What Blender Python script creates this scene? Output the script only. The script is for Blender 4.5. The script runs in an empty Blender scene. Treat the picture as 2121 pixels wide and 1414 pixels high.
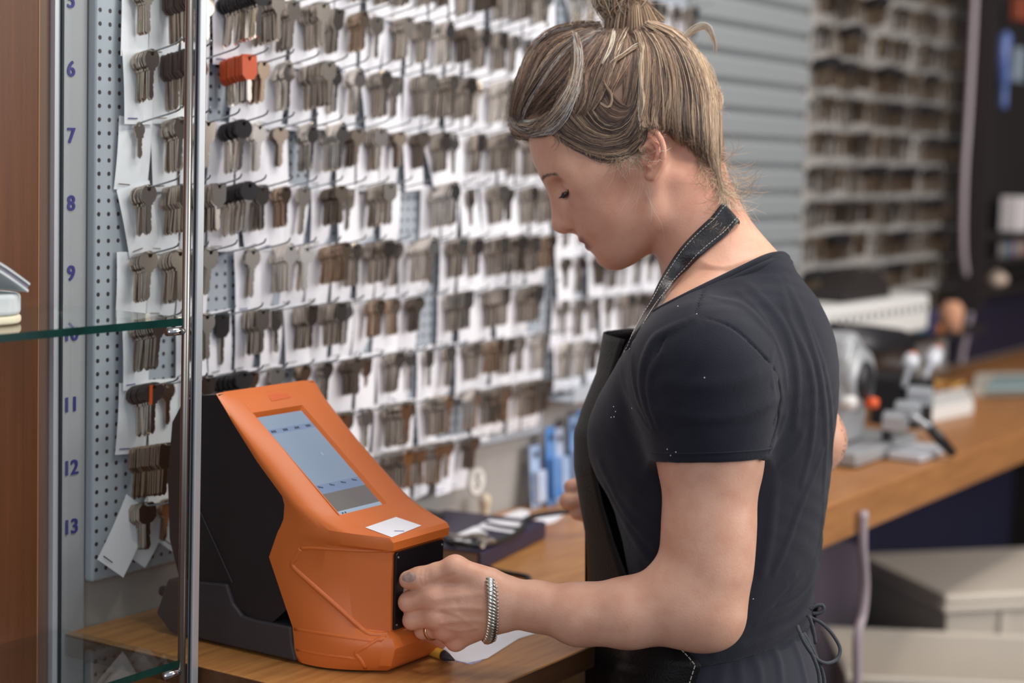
import bpy, bmesh, math, random
import numpy as np
from mathutils import Vector, Matrix, Euler
from mathutils.bvhtree import BVHTree

# ------------------------------------------------------------------ camera
# X runs along the key wall, Y into it, Z up; the camera stands at the origin in plan
FPX = 3670.0
PITCH, ROLL, YAW = [math.radians(a) for a in (6.07, 1.83, 32.6)]
ZDESK = 0.92
CAMZ = ZDESK + 0.56
_h = np.array([math.cos(YAW), math.sin(YAW), 0.0]); _r = np.array([math.sin(YAW), -math.cos(YAW), 0.0]); _u = np.array([0, 0, 1.0])
CF = _h*math.cos(PITCH) - _u*math.sin(PITCH); _U = _u*math.cos(PITCH) + _h*math.sin(PITCH)
CR = _r*math.cos(ROLL) + _U*math.sin(ROLL); CU = _U*math.cos(ROLL) - _r*math.sin(ROLL)
CC = np.array([0, 0, CAMZ])
def ray(x, y): return CF + CR*((x-1060.5)/FPX) - CU*((y-707.0)/FPX)
def onz(x, y, z=ZDESK): d = ray(x, y); return CC + d*((z-CC[2])/d[2])
def ony(x, y, Y): d = ray(x, y); return CC + d*(Y/d[1])
def onx(x, y, X): d = ray(x, y); return CC + d*(X/d[0])
def dep(x, y, d): return CC + ray(x, y)*d
sc = bpy.context.scene
cd = bpy.data.cameras.new('camera'); cam = bpy.data.objects.new('camera', cd); sc.collection.objects.link(cam)
cd.sensor_width = 36.0; cd.lens = FPX*36.0/2121.0
cam.matrix_world = Matrix(((CR[0], CU[0], -CF[0], 0), (CR[1], CU[1], -CF[1], 0), (CR[2], CU[2], -CF[2], CAMZ), (0, 0, 0, 1)))
cd.dof.use_dof = True; cd.dof.focus_distance = 1.88; cd.dof.aperture_fstop = 2.6
cd.clip_start = 0.05
sc.camera = cam
sc.view_settings.view_transform = 'Standard'; sc.view_settings.look = 'None'
sc.view_settings.exposure = 0.16; sc.view_settings.gamma = 1.0; sc.view_settings.use_curve_mapping = False

# ------------------------------------------------------------------ light: overcast daylight from the shop front behind the camera + a ceiling lamp + added spots for key glints
w = bpy.data.worlds.new('daylight'); sc.world = w; w.use_nodes = True
bg = w.node_tree.nodes['Background']; bg.inputs[0].default_value = (0.80, 0.86, 1.0, 1); bg.inputs[1].default_value = 0.42
def area(name, loc, target, size, power, col, sy=None):
    l = bpy.data.lights.new(name, 'AREA'); l.energy = power; l.color = col; l.size = size
    if sy: l.shape = 'RECTANGLE'; l.size_y = sy
    o = bpy.data.objects.new(name, l); sc.collection.objects.link(o); o.location = loc
    o.rotation_euler = (Vector(target)-Vector(loc)).to_track_quat('-Z', 'Y').to_euler(); return o
area('shop_window_light', (3.4, -2.4, 2.3), (1.9, 1.0, 1.2), 2.6, 95, (1.0, 0.96, 0.91), 1.8)
area('ceiling_light', (2.1, 0.55, 3.0), (2.1, 1.2, 1.0), 1.4, 18, (1.0, 0.96, 0.92), 0.5)
for _x in (1.2, 2.3, 3.5): area('ceiling_spot', (_x, 0.35, 2.9), (_x+.2, 1.4, 1.35), 0.16, 5.5, (1.0, 0.88, 0.74))  # small warm overhead spots added so the key tops glint
area('shop_door_light', (-1.6, -0.6, 2.0), (1.9, 1.3, 1.2), 1.8, 22, (0.88, 0.93, 1.0), 1.6)

# ------------------------------------------------------------------ helpers
COL = sc.collection
def link(o):
    COL.objects.link(o); return o
def tag(o, label=None, cat=None, group=None, kind=None):
    if label: o['label'] = label
    if cat: o['category'] = cat
    if group: o['group'] = group
    if kind: o['kind'] = kind
    return o
def thing(name, label, cat, loc=(0, 0, 0), group=None):
    o = bpy.data.objects.new(name, None); link(o); o.location = loc; o.empty_display_size = 0.03
    return tag(o, label, cat, group)
def obj(name, me, mats=None, parent=None, smooth=False):
    o = bpy.data.objects.new(name, me); link(o)
    if mats is not None:
        for m in (mats if isinstance(mats, (list, tuple)) else [mats]): me.materials.append(m)
    if smooth:
        me.polygons.foreach_set('use_smooth', [True]*len(me.polygons)); me.update()
    if parent is not None:
        o.parent = parent; o.matrix_parent_inverse = Matrix.Translation(-Vector(parent.location))
    return o
def bevel(o, w=0.002, seg=2, ang=35):
    m = o.modifiers.new('bevel', 'BEVEL'); m.width = w; m.segments = seg; m.limit_method = 'ANGLE'; m.angle_limit = math.radians(ang); return o
class MB:
    def __init__(s): s.v = []; s.f = []; s.m = []
    def add(s, vs, fs, mi=0):
        b = len(s.v); s.v += [tuple(map(float, v)) for v in vs]; s.f += [tuple(b+i for i in f) for f in fs]; s.m += [mi]*len(fs); return s
    def box(s, lo, hi, mi=0):
        x0, y0, z0 = lo; x1, y1, z1 = hi
        return s.add([(x0,y0,z0),(x1,y0,z0),(x1,y1,z0),(x0,y1,z0),(x0,y0,z1),(x1,y0,z1),(x1,y1,z1),(x0,y1,z1)],
                     [(0,3,2,1),(4,5,6,7),(0,1,5,4),(1,2,6,5),(2,3,7,6),(3,0,4,7)], mi)
    def obox(s, c, ax, hs, mi=0):
        c = np.array(c, float); a = [np.array(x, float)*h for x, h in zip(ax, hs)]
        vs = [c+sx*a[0]+sy*a[1]+sz*a[2] for sz in (-1, 1) for sx, sy in ((-1,-1),(1,-1),(1,1),(-1,1))]
        return s.add(vs, [(0,3,2,1),(4,5,6,7),(0,1,5,4),(1,2,6,5),(2,3,7,6),(3,0,4,7)], mi)
    def tube(s, pts, r, n=8, mi=0, caps=True, flat=None):
        P = [np.array(p, float) for p in pts]; m = len(P); rs = r if isinstance(r, (list, tuple, np.ndarray)) else [r]*m
        T = [P[min(i+1, m-1)]-P[max(i-1, 0)] for i in range(m)]; T = [t/(np.linalg.norm(t)+1e-12) for t in T]
        ref = np.array([0, 0, 1.0]) if abs(T[0][2]) < 0.9 else np.array([1.0, 0, 0])
        a = np.cross(T[0], ref); a /= np.linalg.norm(a); vs = []
        for i in range(m):
            a = a-T[i]*a.dot(T[i]); a /= np.linalg.norm(a)+1e-12; b = np.cross(T[i], a)
            for k in range(n):
                t = 2*math.pi*k/n; vs.append(P[i]+rs[i]*(a*math.cos(t)+b*math.sin(t)*(flat or 1)))
        fs = [(i*n+k, i*n+(k+1)%n, (i+1)*n+(k+1)%n, (i+1)*n+k) for i in range(m-1) for k in range(n)]
        if caps: fs += [tuple(range(n))[::-1], tuple((m-1)*n+k for k in range(n))]
        return s.add(vs, fs, mi)
    def prism(s, poly, fn, t0, t1, mi=0):   # poly list of (a,b); fn(a,b,t)->xyz
        n = len(poly); vs = [fn(a, b, t0) for a, b in poly]+[fn(a, b, t1) for a, b in poly]
        return s.add(vs, [tuple(range(n))[::-1], tuple(range(n, 2*n))]+[(i, (i+1)%n, n+(i+1)%n, n+i) for i in range(n)], mi)
    def lathe(s, c, prof, n=20, mi=0, axis='z'):
        vs = []
        for r, h in prof:
            for k in range(n):
                t = 2*math.pi*k/n; q = (r*math.cos(t), r*math.sin(t), h)
                if axis == 'y': q = (q[0], q[2], q[1])
                if axis == 'x': q = (q[2], q[0], q[1])
                vs.append((c[0]+q[0], c[1]+q[1], c[2]+q[2]))
        m = len(prof)
        fs = [(i*n+k, i*n+(k+1)%n, (i+1)*n+(k+1)%n, (i+1)*n+k) for i in range(m-1) for k in range(n)]
        fs += [tuple(range(n))[::-1], tuple((m-1)*n+k for k in range(n))]
        return s.add(vs, fs, mi)
    def mesh(s, name):
        me = bpy.data.meshes.new(name); me.from_pydata(s.v, [], s.f); me.polygons.foreach_set('material_index', s.m)
        bm = bmesh.new(); bm.from_mesh(me); bmesh.ops.recalc_face_normals(bm, faces=bm.faces); bm.to_mesh(me); bm.free(); me.update(); return me
    def build(s, name, mats, parent=None, smooth=False): return obj(name, s.mesh(name), mats, parent, smooth)
def autosmooth(o, ang=40):
    me = o.data; me.polygons.foreach_set('use_smooth', [True]*len(me.polygons)); me.update()
    me.set_sharp_from_angle(angle=math.radians(ang)); return o
def catmull(pts, n=6):
    P = [np.array(p, float) for p in pts]; P = [2*P[0]-P[1]]+P+[2*P[-1]-P[-2]]; out = []
    for i in range(1, len(P)-2):
        for k in range(n):
            t = k/n; a, b, c, d = P[i-1], P[i], P[i+1], P[i+2]
            out.append(0.5*((2*b)+(c-a)*t+(2*a-5*b+4*c-d)*t*t+(3*b-a-3*c+d)*t**3))
    out.append(P[-2]); return out

# ------------------------------------------------------------------ materials
def lin(c): return tuple(((x/255)/12.92 if x/255 <= 0.04045 else ((x/255+0.055)/1.055)**2.4) for x in c)
def mat(name, rgb, rough=0.5, metal=0.0, noise=0.0, nscale=20, bump=0.0, bscale=200, spec=0.5, stretch=None, alt=None, coat=0.0, sheen=0.0, sss=0.0, emis=None):
    m = bpy.data.materials.new(name); m.use_nodes = True; nt = m.node_tree; N = nt.nodes; L = nt.links
    b = N['Principled BSDF']; c = (*lin(rgb), 1)
    b.inputs['Base Color'].default_value = c; b.inputs['Roughness'].default_value = rough; b.inputs['Metallic'].default_value = metal
    b.inputs['Specular IOR Level'].default_value = spec; b.inputs['Coat Weight'].default_value = coat; b.inputs['Sheen Weight'].default_value = sheen
    if sss:
        b.inputs['Subsurface Weight'].default_value = sss; b.inputs['Subsurface Radius'].default_value = (0.010, 0.004, 0.002); b.inputs['Subsurface Scale'].default_value = 1.0
    tc = N.new('ShaderNodeTexCoord'); mp = N.new('ShaderNodeMapping'); L.new(tc.outputs['Object'], mp.inputs[0])
    if stretch: mp.inputs['Scale'].default_value = stretch
    if noise:
        n = N.new('ShaderNodeTexNoise'); n.inputs['Scale'].default_value = nscale; n.inputs['Detail'].default_value = 5; L.new(mp.outputs[0], n.inputs[0])
        mx = N.new('ShaderNodeMix'); mx.data_type = 'RGBA'; mx.inputs['A'].default_value = c
        a2 = (*lin(alt), 1) if alt else tuple(x*0.6 for x in c[:3])+(1,)
        mx.inputs['B'].default_value = a2
        mr = N.new('ShaderNodeMapRange'); mr.inputs['From Min'].default_value = 0.5-0.25; mr.inputs['From Max'].default_value = 0.75; mr.inputs['To Max'].default_value = noise
        L.new(n.outputs['Fac'], mr.inputs['Value']); L.new(mr.outputs[0], mx.inputs['Factor']); L.new(mx.outputs['Result'], b.inputs['Base Color'])
    if bump:
        n2 = N.new('ShaderNodeTexNoise'); n2.inputs['Scale'].default_value = bscale; n2.inputs['Detail'].default_value = 4; L.new(mp.outputs[0], n2.inputs[0])
        bp = N.new('ShaderNodeBump'); bp.inputs['Strength'].default_value = bump; bp.inputs['Distance'].default_value = 0.001; L.new(n2.outputs['Fac'], bp.inputs['Height']); L.new(bp.outputs[0], b.inputs['Normal'])
    if emis:
        b.inputs['Emission Color'].default_value = (*lin(emis[0]), 1); b.inputs['Emission Strength'].default_value = emis[1]
    return m
def glass_mat(name, tint=(0.94, 0.97, 0.96), refl=1.0):
    m = bpy.data.materials.new(name); m.use_nodes = True; nt = m.node_tree; N = nt.nodes; L = nt.links
    N.remove(N['Principled BSDF']); out = N['Material Output']
    t = N.new('ShaderNodeBsdfTransparent'); t.inputs[0].default_value = (*tint, 1)
    g = N.new('ShaderNodeBsdfGlossy'); g.inputs['Roughness'].default_value = 0.015; g.inputs[0].default_value = (refl, refl, refl, 1)
    fr = N.new('ShaderNodeFresnel'); ge = N.new('ShaderNodeNewGeometry'); iv = N.new('ShaderNodeMapRange'); iv.inputs['To Min'].default_value = 1.5; iv.inputs['To Max'].default_value = 1/1.5; L.new(ge.outputs['Backfacing'], iv.inputs['Value']); L.new(iv.outputs[0], fr.inputs[0]); mx = N.new('ShaderNodeMixShader')
    L.new(fr.outputs[0], mx.inputs[0]); L.new(t.outputs[0], mx.inputs[1]); L.new(g.outputs[0], mx.inputs[2]); L.new(mx.outputs[0], out.inputs[0]); return m
M = {}
M['wall'] = mat('wall_paint', (160, 156, 152), 0.8, noise=0.25, nscale=3)
M['floor'] = mat('floor_tile', (70, 62, 56), 0.5, noise=0.4, nscale=6)
M['steel_blue'] = mat('pegboard_steel', (178, 186, 196), 0.45, 0.0)
M['wood'] = mat('cabinet_wood', (114, 64, 32), 0.45, noise=0.75, nscale=9, stretch=(14, 14, 0.5), alt=(88, 49, 24), bump=0.15)
M['wood_edge'] = mat('wood_edging', (160, 112, 76), 0.5)
M['taupe'] = mat('taupe_laminate', (120, 92, 78), 0.5, noise=0.2, nscale=5)
M['desk'] = mat('desk_veneer', (192, 138, 78), 0.32, noise=0.9, nscale=7, stretch=(1.2, 14, 14), alt=(148, 94, 52), spec=0.5)
M['desk_edge'] = mat('desk_edging', (104, 70, 46), 0.4, noise=0.6, nscale=7, stretch=(1.2, 14, 30), alt=(70, 46, 32))
M['alu'] = mat('anodised_aluminium', (186, 190, 194), 0.4, 0.6)
M['rod'] = mat('brushed_rod', (168, 160, 152), 0.28, 1.0)
M['alu_light'] = mat('pale_aluminium', (206, 208, 214), 0.45, 0.3)
M['chrome'] = mat('chrome', (205, 205, 205), 0.12, 1.0)
M['dark_rubber'] = mat('dark_gasket', (40, 44, 50), 0.6)
M['glass'] = glass_mat('clear_glass')
M['glass_edge'] = mat('green_glass_edge', (22, 58, 52), 0.12, noise=0.7, nscale=30, alt=(8, 30, 28))
M['nickel'] = mat('nickel_key', (176, 166, 155), 0.24, 1.0)
M['nickel2'] = mat('bright_nickel_key', (214, 206, 196), 0.22, 1.0)
M['brass'] = mat('dull_brass_key', (172, 150, 130), 0.27, 1.0)
M['darksteel'] = mat('dark_steel_key', (122, 110, 100), 0.35, 1.0)
M['black_plastic'] = mat('black_plastic', (36, 33, 36), 0.4, noise=0.3, nscale=60)
M['orange_plastic_head'] = mat('orange_key_head', (196, 80, 36), 0.4)
M['paper'] = mat('white_paper', (240, 240, 246), 0.75, noise=0.15, nscale=25, alt=(205, 208, 220))
M['ink'] = mat('blue_print', (46, 46, 130), 0.6)
M['wire'] = mat('zinc_wire', (172, 180, 186), 0.28, 0.9)
M['orange'] = mat('orange_plastic', (214, 112, 48), 0.40, noise=0.12, nscale=4, alt=(200, 100, 40), bump=0.08, bscale=900)
M['machine_black'] = mat('black_machine_plastic', (34, 28, 30), 0.5, bump=0.25, bscale=1500)
M['machine_grey'] = mat('dark_grey_machine_plastic', (56, 52, 56), 0.48, bump=0.25, bscale=1500)
M['navy'] = mat('navy_board', (26, 24, 52), 0.6, noise=0.5, nscale=4, alt=(14, 12, 30))
M['darkbrown'] = mat('dark_brown_panel', (34, 26, 24), 0.6, noise=0.5, nscale=4)
M['slat'] = mat('grey_slat', (150, 154, 156), 0.45, 0.2)
M['counter'] = mat('counter_wood', (176, 122, 72), 0.42, noise=0.8, nscale=7, stretch=(1.2, 14, 14), alt=(142, 92, 52))
M['plastic_beige'] = mat('beige_bin_plastic', (206, 196, 182), 0.55, noise=0.2, nscale=6)
M['cloth_dark'] = mat('dark_grey_cloth', (84, 74, 84), 0.9, noise=0.5, nscale=8)
M['cable_white'] = mat('pale_cable', (168, 154, 160), 0.5)
M['cable_black'] = mat('black_cable', (26, 25, 26), 0.42)
M['cast_grey'] = mat('cast_grey_enamel', (164, 166, 168), 0.35, 0.2, noise=0.3, nscale=12)
M['cast_dark'] = mat('dark_cast_metal', (52, 50, 52), 0.4, 0.5)
M['white_plastic'] = mat('white_plastic', (222, 220, 216), 0.4)
def hit(bv, x, y):
    d = Vector(ray(x, y)).normalized(); loc, nor, i, dist = bv.ray_cast(Vector(CC), d); return (loc, nor if nor is None or nor.dot(d) < 0 else -nor)
YW = 1.485
# ================================================================== SETTING
def struct(name, mb, m, **k):
    o = mb.build(name, m); o['kind'] = 'structure'; return o
struct('floor', MB().box((-4, -4, -0.05), (7.5, YW+0.1, 0)), M['floor'])
struct('wall_back', MB().box((-2.5, YW, 0), (7.5, YW+0.1, 3.2)), M['wall'])
struct('wall_right', MB().box((6.4, -3, 0), (6.5, YW, 3.2)), M['navy'])

# ---- pegboard material: round holes on a 15.1 mm grid
def pegmat():
    m = mat('perforated_steel', (186, 194, 204), 0.42); nt = m.node_tree; N = nt.nodes; L = nt.links; b = N['Principled BSDF']
    tc = N['Texture Coordinate']; sep = N.new('ShaderNodeSeparateXYZ'); L.new(tc.outputs['Object'], sep.inputs[0])
    def math_(op, a, bb=None):
        n = N.new('ShaderNodeMath'); n.operation = op
        for i, v in enumerate((a, bb)):
            if v is None: continue
            if hasattr(v, 'links'): L.new(v, n.inputs[i])
            else: n.inputs[i].default_value = v
        return n.outputs[0]
    P = 0.0151; sq = []
    for ax in (0, 2):
        f = math_('DIVIDE', sep.outputs[ax], P); f = math_('FRACT', f); f = math_('SUBTRACT', f, 0.5); sq.append(math_('MULTIPLY', f, f))
    d = math_('SQRT', math_('ADD', sq[0], sq[1])); hole = math_('LESS_THAN', d, 0.17)
    mx = N.new('ShaderNodeMix'); mx.data_type = 'RGBA'; mx.inputs['A'].default_value = (*lin((168, 176, 186)), 1); mx.inputs['B'].default_value = (*lin((34, 34, 38)), 1)
    L.new(hole, mx.inputs['Factor']); L.new(mx.outputs['Result'], b.inputs['Base Color']); return m
M['peg'] = pegmat()
YB = YW-0.016                                     # face of the perforated boards
def pegboard(label, X0, X1, z0, z1):
    t = thing('pegboard', label, 'pegboard', (X0, YW, z0))
    bevel(MB().box((X0, YB, z0), (X1, YW-0.001, z1)).build('perforated_panel', M['peg'], t), 0.004, 3)
    return t
ZP0 = 0.975
pegboard('large perforated steel pegboard hung with keys behind the orange machine', 1.603, 2.395, 1.034, 2.15)
pegboard('left perforated steel pegboard beside the blue row numbers', 1.421, 1.601, ZP0, 2.15)
pegboard('narrow perforated steel pegboard right of the large one, under the chin', 2.405, 2.84, 1.10, 2.15)

# ---- number strip at the left edge
ns = thing('number_strip', 'pale grey vertical strip printed with blue row numbers', 'sign', (1.395, YW, 0.9))
MB().box((1.374, YW-0.004, 0.86), (1.4195, YW-0.0005, 2.15)).build('strip_panel', mat('strip_grey', (168, 168, 172), 0.7), ns)
def text_mesh(s, size, name='numeral', extrude=0.0003):
    cu = bpy.data.curves.new(name, 'FONT'); cu.body = s; cu.size = size; cu.extrude = extrude; cu.align_x = 'CENTER'; cu.align_y = 'CENTER'; cu.offset = size*0.014
    o = bpy.data.objects.new('tmp', cu); link(o); dg = bpy.context.evaluated_depsgraph_get(); me = bpy.data.meshes.new_from_object(o.evaluated_get(dg)); bpy.data.objects.remove(o); return me
for s, yy in (('5', 0), ('6', 142), ('7', 280), ('8', 420), ('9', 565), ('10', 690), ('11', 837), ('12', 968), ('13', 1090)):
    p = ony(147 if len(s) == 1 else 146, yy+2, YW-0.0048)
    o = obj('numeral', text_mesh(s, 0.0235), M['ink'], ns); o.rotation_euler = (math.pi/2, 0, 0); o.location = Vector(p); o['label'] = 'blue printed number '+s
    bm = bmesh.new(); bm.from_mesh(o.data); gm = bmesh.ops.duplicate(bm, geom=bm.verts[:]+bm.edges[:]+bm.faces[:]); bmesh.ops.translate(bm, vec=(0.0007, 0, 0.00015), verts=[e for e in gm['geom'] if isinstance(e, bmesh.types.BMVert)]); bm.to_mesh(o.data); bm.free()

# ---- desk
dk = thing('desk', 'light wood desk under the orange machine', 'desk', (1.9, 1.2, 0))
DX0, DX1, DY0 = 1.392, 2.37, 0.985
o = MB().prism([(DX0, DY0), (DX1, DY0), (2.500, 1.22), (2.500, YW-.002), (DX0, YW-.002)], lambda a, b, t: (a, b, t), ZDESK-0.026, ZDESK).build('desktop', [M['desk']], dk); bevel(o, 0.0015)
MB().box((DX0-0.0006, DY0-0.0012, ZDESK-0.0255), (DX1, DY0, ZDESK-0.001)).build('edge_band', M['desk_edge'], dk)
MB().box((DX0-0.0012, DY0, ZDESK-0.0255), (DX0-0.00005, YW-0.004, ZDESK-0.001)).build('edge_band', M['desk_edge'], dk)
bevel(MB().box((DX0+0.03, DY0+0.05, 0.0), (DX0+0.05, YW-0.01, ZDESK-0.027)).build('side_panel', M['counter'], dk), 0.001)
bevel(MB().box((DX1-0.05, DY0+0.03, 0.0), (DX1-0.03, YW-0.01, ZDESK-0.027)).build('side_panel', M['counter'], dk), 0.001)
bevel(MB().box((DX0+0.052, DY0+0.06, 0.10), (DX1-0.052, DY0+0.078, ZDESK-0.027)).build('drawer_front', M['desk'], dk), 0.001)
hx = onz(1188, 1405, ZDESK-0.09)
MB().tube([(hx[0]-0.01, DY0+0.06, hx[2]), (hx[0]-0.01, DY0+0.035, hx[2]), (hx[0]-0.01, DY0+0.035, hx[2]-0.09), (hx[0]-0.01, DY0+0.06, hx[2]-0.09)], 0.004, 10).build('drawer_handle', M['alu_light'], dk, True)

# ---- counter on the right
ct = thing('counter', 'thick wooden counter running away to the right', 'counter', (3.5, 1.2, 0))
o = MB().prism([(2.425, 1.005), (6.35, 1.005), (6.35, YW-.002), (2.508, YW-.002), (2.508, 1.205)], lambda a, b, t: (a, b, t), 0.905, 0.97).build('worktop', M['counter'], ct); bevel(o, 0.003)
for x in (2.56, 4.6, 6.25): MB().box((x, 1.20, 0), (x+0.03, YW-0.01, 0.904)).build('support_panel', M['darkbrown'], ct)
MB().box((2.60, 1.36, 0.02), (6.24, 1.375, 0.90)).build('back_curtain_panel', M['navy'], ct)

# ---- glass display case
XP = 1.372                                        # plane of the side pane
pc = onx(400, 655, XP); YF = pc[1]; 
case = thing('display_case', 'wood and glass display case with aluminium posts at the left edge', 'display case', (1.1, 1.38, 0))
def post(px, name, label):
    c = onx(px, 700, XP); return c
c2 = onx(409, 700, XP)[1]; c2b = onx(385, 700, XP-.010)[1]
o = MB().box((XP-0.006, c2-0.004, 0.02), (XP+0.004, c2+0.0035, 2.3)).build('front_post', M['alu'], case); bevel(o, 0.0012)
MB().box((XP-0.0065, c2-0.0012, 0.02), (XP-0.0055, c2+0.0012, 2.3)).build('gasket', M['dark_rubber'], case)
MB().tube([(XP-0.0105, c2b, 0.02), (XP-0.0105, c2b, 2.3)], 0.0042, 16).build('round_rod', M['rod'], case, True)
c1 = onx(113, 700, XP)[1]
yw = min(c1, YW-0.012)
MB().box((XP-0.010, yw-0.003, 0.02), (XP-0.002, yw+0.008, 2.3)).build('rear_post', M['alu_light'], case)
MB().box((XP-0.0025, yw-0.006, 0.02), (XP+0.0005, yw-0.003, 2.3)).build('gasket', M['dark_rubber'], case)
MB().box((XP-0.001, c2b+0.004, 0.03), (XP+0.001, yw-0.007, 2.28)).build('side_pane', M['glass'], case)
xw = ony(75, 700, YW-0.02)[0]
o = MB().box((xw-0.9, YW-0.022, 0.0), (xw, YW-0.003, 2.3)).build('back_panel', M['wood'], case)
MB().box((xw, YW-0.0225, 0.0), (xw+0.0016, YW-0.003, 2.3)).build('edge_strip', M['wood_edge'], case)
MB().box((xw+0.0017, YW-0.008, 0.0), (XP-0.011, YW-0.001, 2.3)).build('filler_panel', M['taupe'], case)
def shelf(px, label):
    zt = onx(*px, XP)[2]
    x1 = XP-0.006; x0 = xw-0.75; y0 = YF+0.0; y1 = YW-0.024; e = 0.0007
    g = MB().box((x0, y0+e, zt-0.0078), (x1-e, y1, zt)).build('glass_shelf', M['glass'], case)
    g['label'] = label
    ed = MB().box((x0, y0, zt-0.0078), (x1, y0+e, zt)); ed.build('polished_edge', M['glass_edge'], case)
    p = onx(*(px[0]-6, px[1]+16), XP-0.006)
    MB().tube([(x1-0.001, c2b+0.001, zt-0.0135), (x1-0.030, c2b+0.002, zt-0.0135)], 0.0042, 14).build('shelf_peg', M['chrome'], case, True)
    return zt
ZS1 = shelf((382, 655), 'upper glass shelf with dark green front edge')
ZS2 = shelf((374, 1356), 'lower glass shelf with dark green front edge')
# case floor and top are outside the picture but carry the posts
MB().box((xw-0.9, YF-0.004, 0.0), (XP, YW-0.024, 0.02)).build('case_base', M['wood'], case)

# ---- shoe on the upper shelf (only its heel end shows)
M['shoe'] = mat('pale_suede', (212, 216, 214), 0.85, noise=0.6, nscale=40, alt=(168, 182, 190), bump=0.3, bscale=600)
M['sole'] = mat('cream_rubber_sole', (222, 214, 186), 0.6)
M['lining'] = mat('grey_lining', (140, 136, 150), 0.9, noise=0.4, nscale=60)
sh = thing('open_toe_mule', 'pale grey suede mule shoe on the upper glass shelf', 'shoe', (1.2, 1.33, ZS1+0.001))
Ysh = YF+0.05
e0 = ony(78, 628, Ysh); k0 = e0[0]
def outline(L, wd, n=14):
    pts = []
    for i in range(n+1):
        t = i/n; a = math.pi*t-math.pi/2; pts.append((k0-0.035+0.035*math.cos(a), wd*math.sin(a)))
    pts += [(k0-L*0.55, wd*0.85), (k0-L*0.8, wd*1.15), (k0-L, wd*0.5), (k0-L, -wd*0.5), (k0-L*0.8, -wd*1.15), (k0-L*0.55, -wd*0.85)]
    return pts
yc = Ysh+0.036
MB().prism([(a, b+yc) for a, b in outline(0.25, 0.034)], lambda a, b, t: (a, b, t), ZS1+0.0006, ZS1+0.009).build('sole', M['sole'], sh); bevel(bpy.data.objects['sole'], 0.003, 3)
q = MB().prism([((a-k0)*0.99+k0-0.001, b+yc) for a, b in outline(0.25, 0.0345)], lambda a, b, t: (a, b, t), ZS1+0.0092, ZS1+0.030).build('footbed_band', M['shoe'], sh); bevel(q, 0.004, 3)
st = []
zt0 = ZS1+0.0305
for yy in (yc-0.036, ):
    pass
def strap(off, th, m, nm, w0=0.036):
    P = [(k0-0.012, zt0+0.001), (k0-0.030, zt0+0.012), (k0-0.050, zt0+0.023), (k0-0.075, zt0+0.033), (k0-0.11, zt0+0.045), (k0-0.16, zt0+0.045), (k0-0.22, zt0+0.01)]
    v = []; mb = MB(); C_ = catmull([(x, 0, z) for x, z in P], 4); n = len(C_)
    for i, c in enumerate(C_):
        for s_, zz in ((-1, 0), (1, 0), (1, th), (-1, th)):
            v.append((c[0]+off*0.3+zz*0.3, yc+s_*w0*(1.0), c[2]+off+zz))
    mb.add(v, [(i*4+k, i*4+(k+1)%4, i*4+4+(k+1)%4, i*4+4+k) for i in range(n-1) for k in range(4)]+[(0,1,2,3), (n*4-1,n*4-2,n*4-3,n*4-4)])
    return mb.build(nm, m, sh)
strap(0, 0.0022, M['shoe'], 'strap'); strap(0.0024, 0.004, M['lining'], 'strap_padding', 0.034); strap(0.0066, 0.002, M['shoe'], 'strap')
# ================================================================== KEY READER MACHINE
XC = 1.5485
mc = thing('key_coding_machine', 'orange and black key coding machine with tilted touch screen', 'machine', (XC, 1.25, ZDESK))
FR = [(1.325,1.205,.066),(1.310,1.200,.0615),(1.2365,1.1425,.0612),(1.165,1.086,.060),(1.140,1.0745,.058),(1.103,1.0685,.0535),(1.0985,1.0635,.0525),(1.0990,1.0545,.0515),(1.1035,1.0520,.0485),(1.1030,1.010,.0485),(1.1020,0.9650,.0485),(1.0950,0.9600,.0545),(1.0900,0.9500,.0560),(1.0960,0.9300,.0545),(1.104,0.9225,.050)]
SE = [(1.322,1.2035),(1.300,1.176),(1.262,1.135),(1.226,1.102),(1.2225,1.093),(1.2235,1.077),(1.2275,1.068),(1.2300,1.064),(1.2320,1.0600),(1.243,1.032),(1.217,0.978),(1.208,0.960),(1.2065,0.950),(1.204,0.932),(1.199,0.9225)]
HS = 0.0845
def side_pt(i, t, s):
    (fy, fz, fh), (sy, sz) = FR[i], SE[i]
    bul = 0.011 if 3 <= i else 0.006
    y = sy+(fy-sy)*t; z = sz+(fz-sz)*t; hw = HS+(fh-HS)*t**1.25 + bul*math.sin(math.pi*t)*(1-0.2*t)
    return (XC+s*hw, y, z)
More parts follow.
